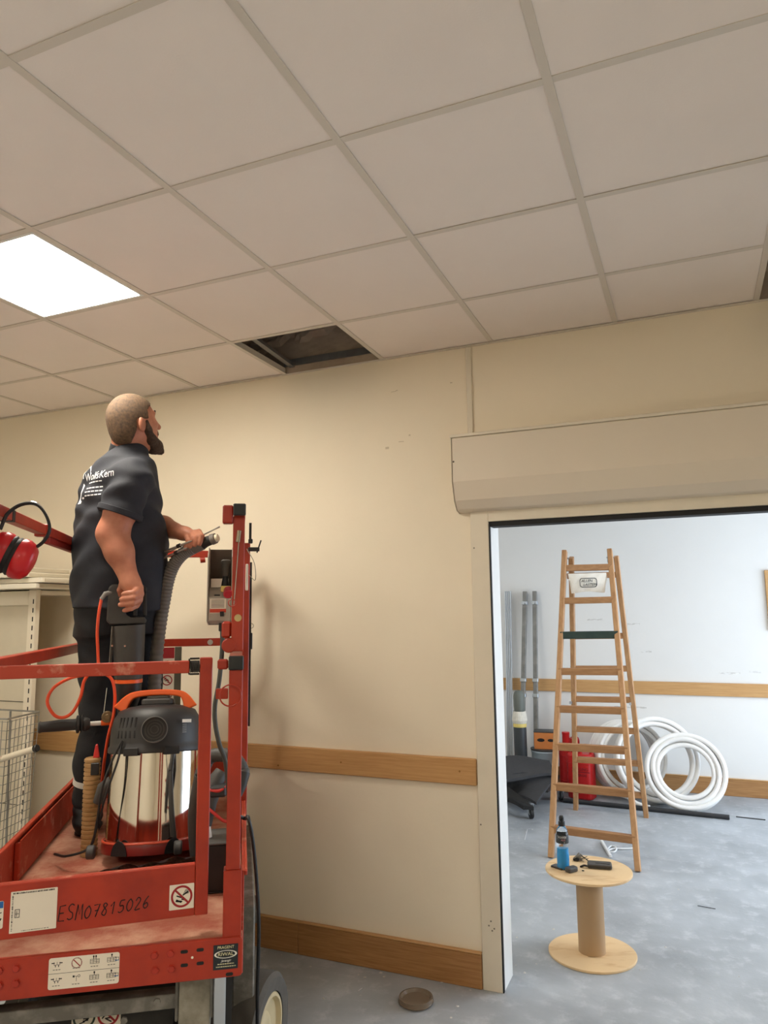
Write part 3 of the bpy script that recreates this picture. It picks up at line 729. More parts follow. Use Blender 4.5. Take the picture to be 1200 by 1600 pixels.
# handle: flat orange arch
hp = cr([(-.140, -.02, .512), (-.112, -.02, .552), (-.08, -.02, .570), (.0, -.02, .576), (.08, -.02, .570), (.108, -.02, .552), (.128, -.02, .512)], 6)
mb = MB(); vs = []; n = len(hp)
for i, p_ in enumerate(hp):
    t = (hp[min(i+1, n-1)]-hp[max(i-1, 0)]).normalized(); nr = Vector((-t.z, 0, t.x)); e_ = abs(i/(n-1)*2-1); th = .011+.016*e_**3
    for s, d in ((-1, -1), (1, -1), (1, 1), (-1, 1)): vs.append(p_+nr*th*d+Vector((0, .024*s, 0)))
fs = [(3, 2, 1, 0), tuple(4*(n-1)+k for k in range(4))]
for i in range(n-1):
    for k in range(4): fs.append((4*i+k, 4*i+(k+1) % 4, 4*i+4+(k+1) % 4, 4*i+4+k))
MB().add(vs, fs).build('handle', ORNG, vac, bevel=.005, seg=2)
MB().prism(rr(-.06, .062, -.05, .06, .02), .526, .552).build('switch_block', DGREY, vac, bevel=.006)
MB().prism(rr(-.04, .045, -.03, .04, .01), .5525, .566).build('socket_cover', mat('mid_grey_plastic', (112, 110, 106), .5), vac, bevel=.004)
# cord of the vacuum
cp = cr([(-.108, -.142, .400), (-.135, -.155, .34), (-.165, -.16, .24), (-.18, -.14, .12), (-.20, -.13, .04), (-.28, -.10, .012), (-.34, -.02, .010)], 8)
MB().tube(cp, .0045, 8).build('power_cord', BLK, vac, smooth=True)
MB().tube(cr([(-.108, -.142, .396), (-.118, -.158, .33), (-.150, -.160, .22), (-.178, -.135, .11), (-.20, -.12, .035)], 8), .004, 8).build('power_cord', BLK, vac, smooth=True)
# black mat under the front of the vacuum
fv = []; fs = []; NU, NV = 30, 8
for j in range(NV+1):
    for i in range(NU+1):
        u_, v_ = i/NU, j/NV
        fv.append((-.50+.42*u_, .035+.13*v_*(.5+.5*u_)+.05*math.sin(u_*4)*.3, .030*(1-v_)+.004+.016*u_+.014*abs(math.sin(u_*17+v_*5))*(1-v_*.3)+.010*math.sin(u_*7+v_)**2+.02*(1-v_)*u_))
for j in range(NV):
    for i in range(NU): k = j*(NU+1)+i; fs.append((k, k+1, k+NU+2, k+NU+1))
rub = lthing('rubbish_sack', 0, .45, ZD+.0065, 'crumpled black sack squeezed in front of the vacuum', 'sack')
MB().add(fv, fs).build('sack_film', mat('black_film', (26, 26, 27), .3, bump=.3, bs=30), rub, smooth=True)
# ---- tan ribbed hose standing left of the vacuum
hs = lthing('ribbed_hose', .572, .845, ZD+.0065, 'tan ribbed hose standing upright left of the vacuum', 'hose')
prof = [(0, 0)]; nrib = 22
for k in range(nrib):
    z0 = .36*k/nrib; dz = .36/nrib
    prof += [(.0265, z0+dz*.06), (.0305, z0+dz*.2), (.0305, z0+dz*.75), (.0265, z0+dz*.95)]
prof += [(.025, .361), (0, .361)]
MB().lathe(prof, 28).build('hose_body', mat('tan_hose', (150, 112, 64), .6, rgb2=(176, 140, 92), vs=8), hs, smooth=True)
MB().tube([(.03, -.03, .20), (.05, -.045, .255), (.09, -.05, .28)], [.018, .024, .026], 14).build('cuff', DGREY, hs, smooth=True)
MB().prism([(-.012, 0), (.012, 0), (.004, .05), (-.004, .05)], -.006, .006, Matrix.Translation((.015, -.01, .361)) @ Mxz).build('red_clip', mat('clip_red', (206, 44, 40), .4), hs, bevel=.002)
MB().box(.0, .03, -.034, -.026, .30, .345).build('clip_body', BLK, hs, bevel=.002)
# ---- dark things at the right railing
pt = lthing('extractor_hose', .10, .55, ZD, 'thick black hose bent over the right railing', 'hose')
pp = cr([(-.05, .0, .34), (-.02, 0, .40), (.03, -.02, .41), (.065, -.03, .400), (.092, -.04, .368), (.096, -.045, .34)], 8)
rib = [.023+.002*(i % 2) for i in range(len(pp))]; rib[-6:] = [.027]*6
MB().tube(pp, rib, 16).build('hose_body', DGREY, pt, smooth=True)
MB().tube([(.096, -.045, .35), (.090, -.06, .31), (.08, -.07, .28)], [.028, .022, .016], 14).build('hose_cuff', VBLK, pt, smooth=True)
MB().tube(cr([(-.05, .0, .34), (-.07, .03, .2), (-.06, .05, .05), (-.05, .06, .025)], 6), .024, 12).build('hose_tail', DGREY, pt, smooth=True)
dr = lthing('angle_grinder', .115, .43, ZD+.168, 'grey power tool with red cord jammed beside the corner post', 'power tool')
MB().tube([(-.01, 0, .03), (.0, .01, .10), (.02, .02, .17), (.04, .03, .20)], [.02, .026, .030, .022], 16).build('tool_body', DGREY, dr, smooth=True)
MB().cyl((.0, .0, -.012), (-.006, 0, .03), .013, n=14).build('spindle', mat('pale_spindle', (214, 208, 200), .4), dr, bevel=.002)
MB().box(.0, .06, -.03, .02, .125, .165).build('gear_head', VBLK, dr, bevel=.008)
MB().tube(cr([(-.012, -.02, .155), (.03, -.03, .148), (.06, -.02, .16)], 6), .0055, 8).build('cord', mat('red_cord', (190, 40, 34), .45), dr, smooth=True)
MB().tube(cr([(-.02, -.02, .105), (.02, -.03, .075), (.055, -.03, .048), (.094, -.03, .05), (.098, -.03, .08), (.086, -.02, .11)], 6), .0055, 8).build('cord', mat('red_cord', (190, 40, 34), .45), dr, smooth=True)
bk = lthing('black_crate', .092, .43, ZD+.001, 'small black open crate between gate post and corner post', 'crate')
MB().box(-.05, .06, -.07, .09, 0, .006).box(-.05, -.044, -.07, .09, .0061, .15).box(.054, .06, -.07, .09, .0061, .15).box(-.0439, .0539, -.07, -.064, .0061, .15).box(-.0439, .0539, .084, .09, .0061, .15).build('crate_body', BLK, bk, bevel=.002)
MB().box(-.054, .064, -.074, .094, .151, .160).build('crate_rim', DGREY, bk, bevel=.003)
# ---- black cable over the right side
K_ = lambda wl, l, z: G(wl, l, z)
ca = empty('power_cable', G(-.06, .75, 0), label='black cable hanging down the right side of the lift', cat='cable')
cpts = [G(.02, .45, 1.02), G(-.008, .46, 1.005)] + [at(*a) for a in ((388, 1278, 2.45), (396, 1320, 2.45), (402, 1390, 2.45), (404.5, 1450, 2.45), (403, 1520, 2.45), (402, 1570, 2.45), (404, 1640, 2.5))] + [G(-.09, .42, .2), G(-.11, .45, .008), G(-.2, .6, .008), G(-.3, .9, .008)]
MB().tube([p_-ca.location for p_ in cr(cpts, 8)], .0062, 8).build('cable_body', BLK, ca, smooth=True)
# ---- ear defenders hung on the left top rail
EAR = mat('ear_cup_red', (196, 26, 34), .3); EARD = mat('ear_cushion', (20, 20, 22), .6)
em = empty('ear_defenders', at(18, 868, 2.2), label='red ear defenders with black band hung on the left rail', cat='ear defenders')
def cup(sgn, rz):
    M = Matrix.Rotation(rz, 4, 'Y') @ Matrix.Rotation(sgn*PI/2, 4, 'Y')
    c = MB().lathe([(.052, .012), (.056, .018), (.056, .034), (.050, .052), (.036, .064), (.016, .069), (0, .070)], 36, M @ Matrix.Diagonal((1.12, .82, 1, 1))).build('ear_cup', EAR, em, smooth=True)
    MB().lathe([(.012, .0), (.050, .0), (.054, .006), (.053, .0118), (0, .0118)], 36, M @ Matrix.Diagonal((1.12, .82, 1, 1))).build('cushion', EARD, c, smooth=True)
    MB().box(-.058, .058, -.004, .004, .034, .040, M).build('cup_groove', EARD, c)
em.rotation_euler = (0, 0, math.radians(40))
cup(1, math.radians(22)); cup(-1, math.radians(22))
R_tilt = Matrix.Rotation(math.radians(22), 4, 'Y')
band = cr([R_tilt @ Vector(a) for a in ((.050, 0, .045), (.066, -.012, .075), (.066, -.02, .115), (.035, -.02, .152), (-.005, -.01, .168), (-.045, .01, .15), (-.066, .01, .11), (-.062, 0, .06))], 8)
mb = MB()
for s in (-.007, 0, .007): mb.tube([p_+Vector((0, s, 0)) for p_ in band], .0042, 8)
mb.build('head_band', EARD, em, smooth=True)
MB().tube([p_+Vector((0, -.002, .0048)) for p_ in band[8:44]], .0022, 6).build('band_wire', ZINC if 'ZINC' in globals() else CHROME, em)

# ================================================================== SHELVING AT THE LEFT
SHV = mat('cream_shelf_enamel', (226, 216, 196), .45, var=.02); SHB_ = mat('beige_back_panel', (204, 194, 172), .6, var=.03)
sv = empty('shop_shelving', (-3.90, -.32, 0), label='cream shop shelving with slotted uprights against the left part of the wall', cat='shelving')
up = MB().box(-.030, .030, -.016, .016, 0, 1.865).build('upright', SHV, sv, bevel=.002)
for k in range(34): MB().box(.006, .014, -.0168, -.0155, .10+.051*k, .127+.051*k).build('slot', BLACK, up)
o2 = link_copy(up, sv, (-1.0, 0, 0))
MB().box(-.96, -.04, .002, .008, .05, 1.80).build('back_panel', SHB_, sv)
for z in (.65, 1.22): MB().box(-.96, -.04, -.001, .0015, z, z+.003).build('panel_seam', BLACK, sv)
MB().box(-.969, -.0305, -.014, .001, 1.775, 1.86).build('top_beam', SHV, sv, bevel=.003)
MB().box(-1.03, .03, -.05, .03, .02, .12).build('base_shelf', SHV, sv, bevel=.004)
MB().box(-1.05, .03, .017, .30, 1.835, 1.862).build('top_bracket', SHV, sv, bevel=.002)
bw = mat('white_shelf_board', (232, 224, 206), .5, var=.02)
for k, (x0, x1, y0, y1, z, lab) in enumerate(((-1.15, .155, -.14, .24, 1.868, 'cream shelf board at the bottom of the stack on the shelving'), (-1.2, .20, -.12, .26, 1.9, 'cream shelf board second from the bottom of the stack, longest'),
                                     (-1.2, .10, -.16, .20, 1.932, 'cream shelf board third in the stack on the shelving'), (-1.2, .02, -.10, .24, 1.966, 'narrow cream shelf board lying on top of the stack'))):
    e = empty('shelf_board', (-3.90, -.32, z), math.radians((2, -3, 1.5, -2)[k]), lab, 'shelf board', 'boards stacked on the shelving')
    MB().box(x0, x1, y0, y1, 0, .028).build('board_panel', bw, e, bevel=.002)
    MB().box(x1+.0005, x1+.003, y0+.02, y1-.02, .006, .022).build('edge_strip', SHB_, e)
# wire basket with a push bar in front
wb = empty('wire_basket', (-3.86, -.62, 0), label='grey wire basket cart in front of the shelving', cat='wire basket')
GALV = mat('galvanised_wire', (150, 150, 146), .4, .7)
mb = MB()
for side, (a0, b0) in enumerate((((-.55, -.12), (.21, -.05)), ((.21, -.05), (.13, .22)))):
    a_, b_ = Vector((*a0, 0)), Vector((*b0, 0))
    for k in range(23 if side == 0 else 9):
        p_ = a_.lerp(b_, k/(22 if side == 0 else 8)); tl = p_+Vector((.02, 0, 0))
        mb.tube([p_*.86+Vector((0, 0, .35)), p_+Vector((0, 0, 1.175))], .0022, 5)
    for z in np.linspace(.36, 1.17, 19): mb.tube([a_*(.86+.14*(z-.35)/.825)+Vector((0, 0, z)), b_*(.86+.14*(z-.35)/.825)+Vector((0, 0, z))], .0018, 5)
tag(mb.build('wire_mesh', GALV, wb), kind='stuff')
MB().tube([(-.55, -.12, 1.185), (.21, -.05, 1.185), (.13, .22, 1.185), (-.6, .22, 1.185)], .005, 8).build('top_wire', GALV, wb)
MB().tube([(.05, .10, 1.2), (.08, .1, .36), (.02, .05, 0.02)], .006, 8).build('leg_wire', GALV, wb)
for x, y in ((-.45, -.1), (.17, -.04), (.10, .18), (-.5, .18)): MB().cyl((x, y, 0), (x*.98, y, .36), .008, n=8).build('leg', GALV, wb)
RUST = mat('rusty_white_tube', (214, 204, 184), .5, rgb2=(150, 96, 60), vs=18, thr=(.6, .72))
pa, pb_ = aty(-40, 1199, -.72), aty(54, 1170, -.72)
MB().cyl(pa-wb.location, pb_-wb.location, .016, n=16).build('push_bar', RUST, wb, smooth=True)
d_ = (pb_-pa).normalized(); MB().cyl(pb_-wb.location, pb_+d_*.02-wb.location, .018, n=16).build('bar_cap', BLK, wb, bevel=.003)
MB().beam(pa-wb.location+Vector((.06, 0, 0)), Vector((-.3, -.1, 1.0)), .02, .02).build('bar_bracket', GALV, wb)
# ================================================================== BACK ROOM THINGS
PINE = mat('pine_ladder_wood', (166, 120, 78), .55, rgb2=(194, 150, 104), vs=6, stretch=(6, 6, 1.2))
PINER = mat('ladder_rung_wood', (148, 104, 64), .55, rgb2=(174, 128, 84), vs=6, stretch=(1.2, 8, 8))
GREENT = mat('dark_green_tape', (26, 48, 44), .5, rgb2=(44, 62, 54), vs=12)
ZINC = mat('zinc_bracket', (176, 182, 188), .35, .8)
ld = empty('step_ladder', (-1.09, 2.53, 0), label='tall wooden double step ladder standing open in the back room', cat='ladder')
lo = Vector((-1.09, 2.53, 0))
FLt, FRt, RLt, RRt = Vector((-1.371, 1.906, 0)), Vector((-.789, 1.83, 0)), Vector((-1.392, 3.228, 0)), Vector((-.815, 3.189, 0))
TL, TR = Vector((-1.273, 2.49, 2.185)), Vector((-.938, 2.63, 2.19))
TLr, TRr = TL+Vector((.012, .05, -.05)), TR+Vector((.012, .05, -.05))
def leg(a, b, m=PINE): return MB().beam(a-lo, b-lo, .038, .058, up=(0, 1, 0)).build('leg', m, ld, bevel=.004)
leg(FLt+Vector((0, 0, .001)), TL); leg(FRt+Vector((0, 0, .001)), TR); leg(RLt+Vector((.0, 0, .001)), TLr+Vector((.03, 0, 0))); leg(RRt+Vector((0, 0, .001)), TRr+Vector((.03, 0, 0)))
def rung(a0, a1, b0, b1, t, m=PINER, h=.05):
    a, b = a0.lerp(a1, t), b0.lerp(b1, t)
    d = (b-a).normalized()
    return MB().beam(a-lo-d*.006, b-lo+d*.006, .052, h, up=(0, 0, 1)).build('rung', m, ld, bevel=.003)
# t of every rung follows its height in the photograph
for k, t in enumerate((.083, .208, .330, .449, .572, .695, .816, .935)):
    o = rung(FLt, TL, FRt, TR, t, GREENT if k == 5 else PINER, .056 if k == 5 else .05)
    if k == 5: o['label'] = 'rung wrapped in dark green tape'
for t in (.085, .21, .335, .455, .575, .70, .93): rung(RLt, TLr, RRt, TRr, t, PINER, .046)
for s, A, B in ((0, FLt.lerp(TL, .53), RLt.lerp(TLr, .44)), (1, FRt.lerp(TR, .53), RRt.lerp(TRr, .44))):
    mid = (A+B)/2+Vector((0, 0, -.07))
    MB().beam(A-lo, A.lerp(mid, .35)-lo, .004, .022).build('stay', ZINC, ld); MB().beam(B-lo, B.lerp(mid, .5)-lo, .004, .022).build('stay', ZINC, ld)
for p in (TL, TR): MB().beam(p-lo+Vector((-.018, 0, -.10)), p-lo+Vector((-.016, .03, -.02)), .008, .03).build('hinge', ZINC, ld); MB().cyl(p-lo+Vector((-.03, .02, -.06)), p-lo+Vector((.03, .02, -.06)), .006, n=8).build('hinge_bolt', ZINC, ld)
# the white pouch hanging below the top rung
pv = []; pf = []; NU, NV = 24, 12
a, b = FLt.lerp(TL, .925), FRt.lerp(TR, .925)
ax = (b-a).normalized(); c0 = a.lerp(b, .5)+Vector((0, -.035, -.025)); n_ = Vector((ax.y, -ax.x, 0))
bag = empty('canvas_pouch', c0+Vector((0, 0, -.2)), label='white printed canvas pouch hanging under the top ladder rung', cat='pouch')
for side in (1, -1):
    for j in range(NV+1):
        for i in range(NU+1):
            s, t = i/NU*2-1, j/NV
            wd = .150-.020*t; bulge = .022*(max(0, 1-s*s)**.7)*math.sin(PI*min(1, t*.9+.05))**.6*side
            p = ax*(s*wd) + n_*(bulge+.003*math.sin(s*9+t*7)*(1-s*s)) + Vector((0, 0, .2-.150*t+.006*math.cos(s*PI*1.0)*t))
            pv.append(p)
    o_ = 0 if side == 1 else (NU+1)*(NV+1)
    for j in range(NV):
        for i in range(NU):
            k = o_+j*(NU+1)+i; pf.append((k, k+1, k+NU+2, k+NU+1))
CANV = mat('white_canvas', (232, 226, 214), .8, var=.03, vs=12, bump=.1, bs=60)
pb = MB().add(pv, pf).build('pouch_body', CANV, bag, smooth=True)
bf = frame(n_*.026+Vector((0, 0, .125)), ax, (0, 0, 1))
text('lettering', 'ALLEN', .030, bf @ Matrix.Translation((-.012, .014, .001)), INK, bag, shear=.3)
text('lettering', 'LASTEM', .030, bf @ Matrix.Translation((.010, -.016, .001)), INK, bag, shear=.3)
mb = MB(); out = rr(-.068, .068, -.037, .037, .022, 6); inn = rr(-.063, .063, -.032, .032, .018, 6); n = len(out)
mb.add([bf @ Vector((x, y, .001)) for x, y in out+inn], [(i, (i+1) % n, n+(i+1) % n, n+i) for i in range(n)]).build('printed_frame', INK, bag)
MB().tube([ax*.145+Vector((0, 0, .2)), ax*.150+Vector((0, .01, .165)), ax*.135+Vector((0, 0, .10))], .003, 6).build('strap', CANV, bag)

# cable drum used as a small table
PLY = mat('plywood', (228, 196, 150), .6, rgb2=(196, 150, 100), vs=4.5, thr=(.52, .78), stretch=(1, 3, 1))
sp = empty('cable_drum', (-.92, .53, 0), label='upright wooden cable drum used as a small round table', cat='cable drum')
sp.rotation_euler = (0, 0, .4)
for z in (.0, .390):
    MB().lathe([(0, z), (.213, z), (.215, z+.002), (.215, z+.010), (.213, z+.012), (0, z+.012)], 64).build('flange', PLY, sp, smooth=True)
MB().lathe([(0, .0125), (.066, .0125), (.066, .3895), (0, .3895)], 40).build('core_tube', mat('brown_card_tube', (176, 146, 110), .7, var=.03, vs=4), sp, smooth=True)
ZT_ = .402
# sports drink bottle: clear shell, blue drink, printed wrap, black cap
p = atz(880.5, 1357, ZT_)
bt = empty('drink_bottle', p, label='clear sports bottle half full of bright blue drink on the cable drum', cat='bottle')
CLEAR = mat('clear_plastic', (240, 246, 250), .06, trans=1., ior=1.35, alpha=1.)
BLUE = mat('blue_drink', (66, 186, 250), .1, trans=.1, ior=1.33)
MB().lathe([(0, .001), (.028, .001), (.0315, .006), (.031, .05), (.0295, .085), (.028, .105), (.0295, .118), (.0315, .135), (.0315, .165), (.027, .190), (.018, .203), (.0135, .208), (0, .209)], 32).build('bottle_shell', CLEAR, bt, smooth=True)
MB().lathe([(0, .003), (.0265, .003), (.0302, .007), (.0297, .05), (.0283, .085), (.0270, .103), (0, .103)], 32).build('blue_drink', BLUE, bt, smooth=True)
MB().lathe([(.0318, .128), (.0322, .130), (.0322, .166), (.0318, .168)], 32).build('label_wrap', mat('dark_bottle_label', (44, 48, 50), .5, rgb2=(120, 120, 120), vs=30, thr=(.5, .75)), bt, smooth=True)
MB().lathe([(0, .2095), (.0165, .2095), (.0170, .214), (.0165, .230), (.012, .233), (.0115, .236), (.013, .240), (.0135, .25), (.0095, .258), (0, .259)], 28).build('cap', BLK, bt, smooth=True)
MB().lathe([(.0136, .236), (.0145, .238), (.0145, .2395), (.0136, .241)], 24).build('cap_ring', CLEAR, bt, smooth=True)
bd = (Vector((CAM.x, CAM.y, 0))-Vector((p.x, p.y, 0))).normalized(); bx_ = Vector((-bd.y, bd.x, 0))
for sx_, s_, zz, sz_, m_ in ((0, 'POWER', .158, .013, WPR), (.004, 'ADE', .146, .012, mat('pink_print', (216, 150, 156), .5)), (.010, '0', .134, .010, WPR)):
    me = text_mesh(s_, sz_); me.transform(Matrix.Translation((sx_, 0, 0)))
    for vx in me.vertices:
        an = vx.co.x/.0325; vx.co = bx_*math.sin(an)*.0327+bd*math.cos(an)*.0327+Vector((0, 0, zz+vx.co.y))
    me.materials.clear(); me.materials.append(m_); o = bpy.data.objects.new('lettering', me); COL.objects.link(o); o.parent = bt
# phone, earbud case, wallet, keys
GREYC = mat('charcoal_case', (70, 68, 66), .5, var=.08, vs=25)
p = atz(873, 1356, ZT_); o = MB().prism(rr(-.036, .036, -.022, .022, .006), 0, .009).build('phone_body', mat('phone_black', (46, 44, 44), .3), empty('phone', p, math.radians(-28), 'flat dark phone lying left of the blue bottle', 'phone'), bevel=.002)
MB().prism(rr(-.033, .033, -.019, .019, .004), .0091, .0096).build('screen', mat('phone_glass', (30, 34, 40), .08), o.parent)
p = atz(893, 1362, ZT_); e = empty('earbud_case', p, math.radians(52), 'small rounded charcoal case in front of the blue bottle', 'case')
MB().prism(rr(-.032, .032, -.019, .019, .012), 0, .024).build('case_body', GREYC, e, bevel=.007, seg=3)
MB().prism(rr(-.0322, .0322, -.0192, .0192, .012), .0145, .0152).build('lid_seam', BLK, e)
p = atz(937, 1355, ZT_); e = empty('wallet', p, math.radians(8), 'dark grey zip wallet on the right of the drum top', 'wallet')
MB().prism(rr(-.060, .060, -.036, .036, .010), 0, .021).build('wallet_body', mat('wallet_fabric', (74, 70, 66), .75, var=.1, vs=30, bump=.1, bs=80), e, bevel=.006, seg=3)
MB().prism(rr(-.0608, .0608, -.0368, .0368, .010), .009, .0115).build('zip', BLK, e)
MB().beam((-.02, -.004, .0215), (.05, -.012, .0215), .003, .002).build('pocket_seam', BLK, e)
MB().tube(cr([(-.06, -.03, .010), (-.075, -.028, .012), (-.085, -.018, .006), (-.095, -.028, .004)], 5), .005, 8).build('strap', BLK, e)
p = atz(905, 1345, ZT_); e = empty('key_bunch', p, label='bunch of keys between the bottle and the wallet', cat='keys')
KEYM = mat('key_metal', (138, 128, 112), .35, .85, var=.2, vs=20)
for k in range(6):
    rs = random.Random(k); an = rs.uniform(0, 6.28); M = Matrix.Translation((rs.uniform(-.012, .012), rs.uniform(-.008, .012), .004+.004*k)) @ Matrix.Rotation(an, 4, 'Z') @ Matrix.Rotation(rs.uniform(-.25, .25), 4, 'Y')
    MB().prism([(.011*math.cos(t), .011*math.sin(t)) for t in np.linspace(0, 2*PI, 13)[:-1]], 0, .002, M).prism([(.009, -.003), (.04, -.003), (.044, 0), (.04, .003), (.009, .003)], 0, .002, M).build('key', KEYM, e)
MB().tube([(.013*math.cos(t), .013*math.sin(t), .026+.006*math.sin(t)) for t in np.linspace(0, 2*PI, 19)[:-1]], .0014, 6, closed=True).build('key_ring', KEYM, e)
MB().tube(cr([(.013, 0, .026), (.03, -.008, .02), (.045, -.004, .008)], 5), .003, 6).build('lanyard', BLK, e)
MB().prism(rr(-.03, -.0, -.018, .01, .006), 0, .016).build('key_fob', BLK, e, bevel=.004)
p = atz(911, 1361, ZT_); tag(MB().prism(rr(-.006, .006, -.004, .004, .002), 0, .004).build('plug', BLK, loc=p, bevel=.001), 'tiny black plug beside the charcoal case', 'plug')

# metal profiles leaning on the far wall
ALU = mat('aluminium_profile', (184, 188, 192), .35, .6, var=.05, vs=12)
STEELG = mat('grey_steel_tube', (112, 110, 106), .5, .3, rgb2=(142, 140, 134), vs=10)
pr = empty('metal_profile', (-2.135, 3.98, 0), label='ribbed aluminium profile leaning in the corner nearest the doorway jamb', cat='profile', group='metal profiles leaning on the wall')
MB().box(-.028, .028, -.012, .012, 0, 1.92).build('profile_back', ALU, pr)
for x in (-.026, -.009, .009, .026): MB().box(x-.0045, x+.0045, -.026, -.0121, 0, 1.92).build('rib', ALU, pr, bevel=.001)
pr.rotation_euler = (-math.radians(4.6), 0, 0)
for (x, x2, lab) in ((-2.02, -1.955, 'grey steel tube with clamps leaning left of its twin behind the trolley'), (-1.87, -1.855, 'grey steel tube with clamps leaning nearest the ladder')):
    e = empty('metal_tube', (x, 3.93, 0), label=lab, cat='tube', group='metal profiles leaning on the wall')
    MB().box(-.022, .022, -.02, .02, 0, 1.92).build('tube_body', STEELG, e, bevel=.004)
    for z in (.35, .85, 1.0, 1.78): MB().box(-.0285, .0285, -.030, .030, z, z+.035).build('clamp', ZINC, e, bevel=.003)
    MB().cyl((.0, -.031, 1.795), (.0, -.055, 1.795), .008, n=8).build('clamp_bolt', ZINC, e)
    e.rotation_euler = (-math.radians(6.2), math.atan2(x2-x, 1.92), 0)
# gas cylinder
cy = empty('gas_cylinder', (-1.985, 3.80, 0), label='slim dark gas cylinder with grey cap and white paper tag behind the trolley', cat='gas cylinder')
MB().lathe([(0, 0), (.058, 0), (.062, .01), (.062, .66), (.056, .70), (.036, .725), (0, .73)], 28).build('cylinder_body', mat('slate_cylinder', (58, 62, 64), .45), cy, smooth=True)
MB().lathe([(.030, .728), (.050, .735), (.054, .79), (.054, .88), (.046, .915), (.03, .93), (0, .935)], 24).build('valve_cap', mat('grey_green_cap', (104, 108, 100), .5), cy, smooth=True)
MB().lathe([(.066, .62), (.074, .65), (.070, .69), (.064, .725), (.058, .735)], 20).build('paper_tag', mat('crumpled_paper', (226, 220, 205), .8, var=.08, vs=14, bump=.6, bs=22), cy)
MB().lathe([(.0645, .585), (.0655, .60), (.0645, .619)], 20).build('yellow_tag', YEL, cy)
# tool box + bucket
e = empty('storage_tub', (-1.775, 3.92, 0), label='pale blue grey tub standing behind the ladder leg', cat='tub')
MB().lathe([(0, 0), (.105, 0), (.112, .05), (.128, .34), (.133, .345), (.133, .36), (.124, .36), (.105, .02), (0, .02)], 28).build('tub_body', mat('pale_blue_plastic', (168, 182, 190), .4), e, smooth=True)
MB().lathe([(.133, .3605), (.136, .365), (.136, .375), (0, .376)], 28).build('tub_lid', GREYC, e, smooth=True)
e = empty('cardboard_box', (-1.765, 3.91, .3775), math.radians(6), label='orange box with dark print on top of the pale blue tub', cat='box')
MB().box(-.10, .10, -.07, .07, 0, .155).build('box_body', mat('orange_card', (204, 124, 62), .6, var=.06), e, bevel=.002)
mb = MB(); fr_ = frame((0, -.0705, 0), (1, 0, 0), (0, 0, 1))
for a_, r_ in ((-.035, .028), (.06, .024)):
    M = fr_ @ Matrix.Translation((a_, .085, 0)); mb2 = MB().add([M @ Vector((r_*math.cos(t)*1.3, r_*.6*math.sin(t), .0006)) for t in np.linspace(0, 2*PI, 17)[:-1]], [tuple(range(16))]); mb2.build('printed_mark', INK, e)
MB().box(-.104, .104, -.074, .074, .1555, .170).build('box_lid', GREYC, e, bevel=.003)
# red fuel cans
REDC = mat('red_jerrycan', (186, 26, 26), .35, var=.05); REDC2 = mat('red_jerrycan_print', (110, 20, 34), .5)
def jerry(x, y, w_, d_, h_, rz, label):
    e = empty('jerry_can', (x, y, 0), rz, label, 'jerry can', 'red fuel cans')
    b_ = MB().prism(rr(-w_/2, w_/2, -d_/2, d_/2, .05), 0, h_).build('can_body', REDC, e, bevel=.02, seg=3)
    for z in (.05, .10, h_*.78): MB().prism(rr(-w_/2-.003, w_/2+.003, -d_/2-.003, d_/2+.003, .052), z, z+.010).build('rib', REDC, e, bevel=.003)
    MB().tube(cr([(.0, 0, h_-.01), (.005, 0, h_+.055), (.06, 0, h_+.07), (w_/2-.02, 0, h_+.045), (w_/2-.02, 0, h_-.01)], 6), .014, 10).build('handle', REDC, e, smooth=True)
    MB().lathe([(.036, h_-.005), (.034, h_+.10), (.036, h_+.105), (.036, h_+.125), (0, h_+.126)], 18, Matrix.Translation((-w_/2+.06, 0, 0))).build('spout', REDC, e, smooth=True)
    return e
e = jerry(-1.395, 3.66, .235, .17, .40, math.radians(-12), 'red plastic fuel can with printed lines, right of its pair')
fr_ = frame((.02, -.0865, .27), (1, 0, 0), (0, 0, 1))
text('lettering', 'STELLING', .036, fr_, REDC2, e); text('lettering', 'ENERGIE', .032, fr_ @ Matrix.Translation((0, -.055, 0)), REDC2, e)
rect(MB(), fr_, -.08, .09, -.028, -.022).build('printed_line', REDC2, e)
e = jerry(-1.525, 3.90, .20, .16, .42, math.radians(30), 'red fuel can half hidden behind the ladder, left of its pair')
# white insulated pipe coils
PIPE = mat('white_pipe_foam', (240, 238, 234), .6, var=.02, vs=10, bump=.04, bs=50)
def coil(c, R_, rings, tilt, rz, rt, label, seed):
    """rings = (radius drop, offset along the axis) in tube diameters; the bundle leans back to the wall"""
    e = empty('pipe_coil', c, rz, label, 'pipe coil', 'white pipe coils')
    rs = random.Random(seed); ct, st_ = math.cos(tilt), math.sin(tilt); omin = min(o for d, o in rings)*2*rt
    for dr_, of_ in rings:
        rk = R_-dr_*2*rt*.98; off = of_*2*rt; p1, p2 = rs.uniform(0, 6), rs.uniform(0, 6); pts = []
        for j in range(56):
            a = 2*PI*j/56; q_ = rk+.004*math.sin(a*2+p1)
            x, y, z = q_*math.cos(a), off+.004*math.sin(a*3+p2), q_*math.sin(a)+R_
            pts.append((x, y*ct+z*st_, z*ct-y*st_+rt+max(0, st_*(max(o for d, o in rings)*2*rt))))
        MB().tube(pts, rt*.97, 10, closed=True).build('pipe_loop', PIPE, e, smooth=True)
    return e
coil(Vector((-.985, 3.85, .0)), .315, [(0, k-3) for k in range(7)]+[(1, -3)], math.radians(7), math.radians(30), .019, 'fat white pipe coil at the back against the skirting', 1)
coil(Vector((-.715, 3.62, .0)), .345, [(0, k-1.5) for k in range(4)]+[(1, -1.5), (1, -.5)], math.radians(16), math.radians(16), .0215, 'white pipe coil in the middle of the stack', 2)
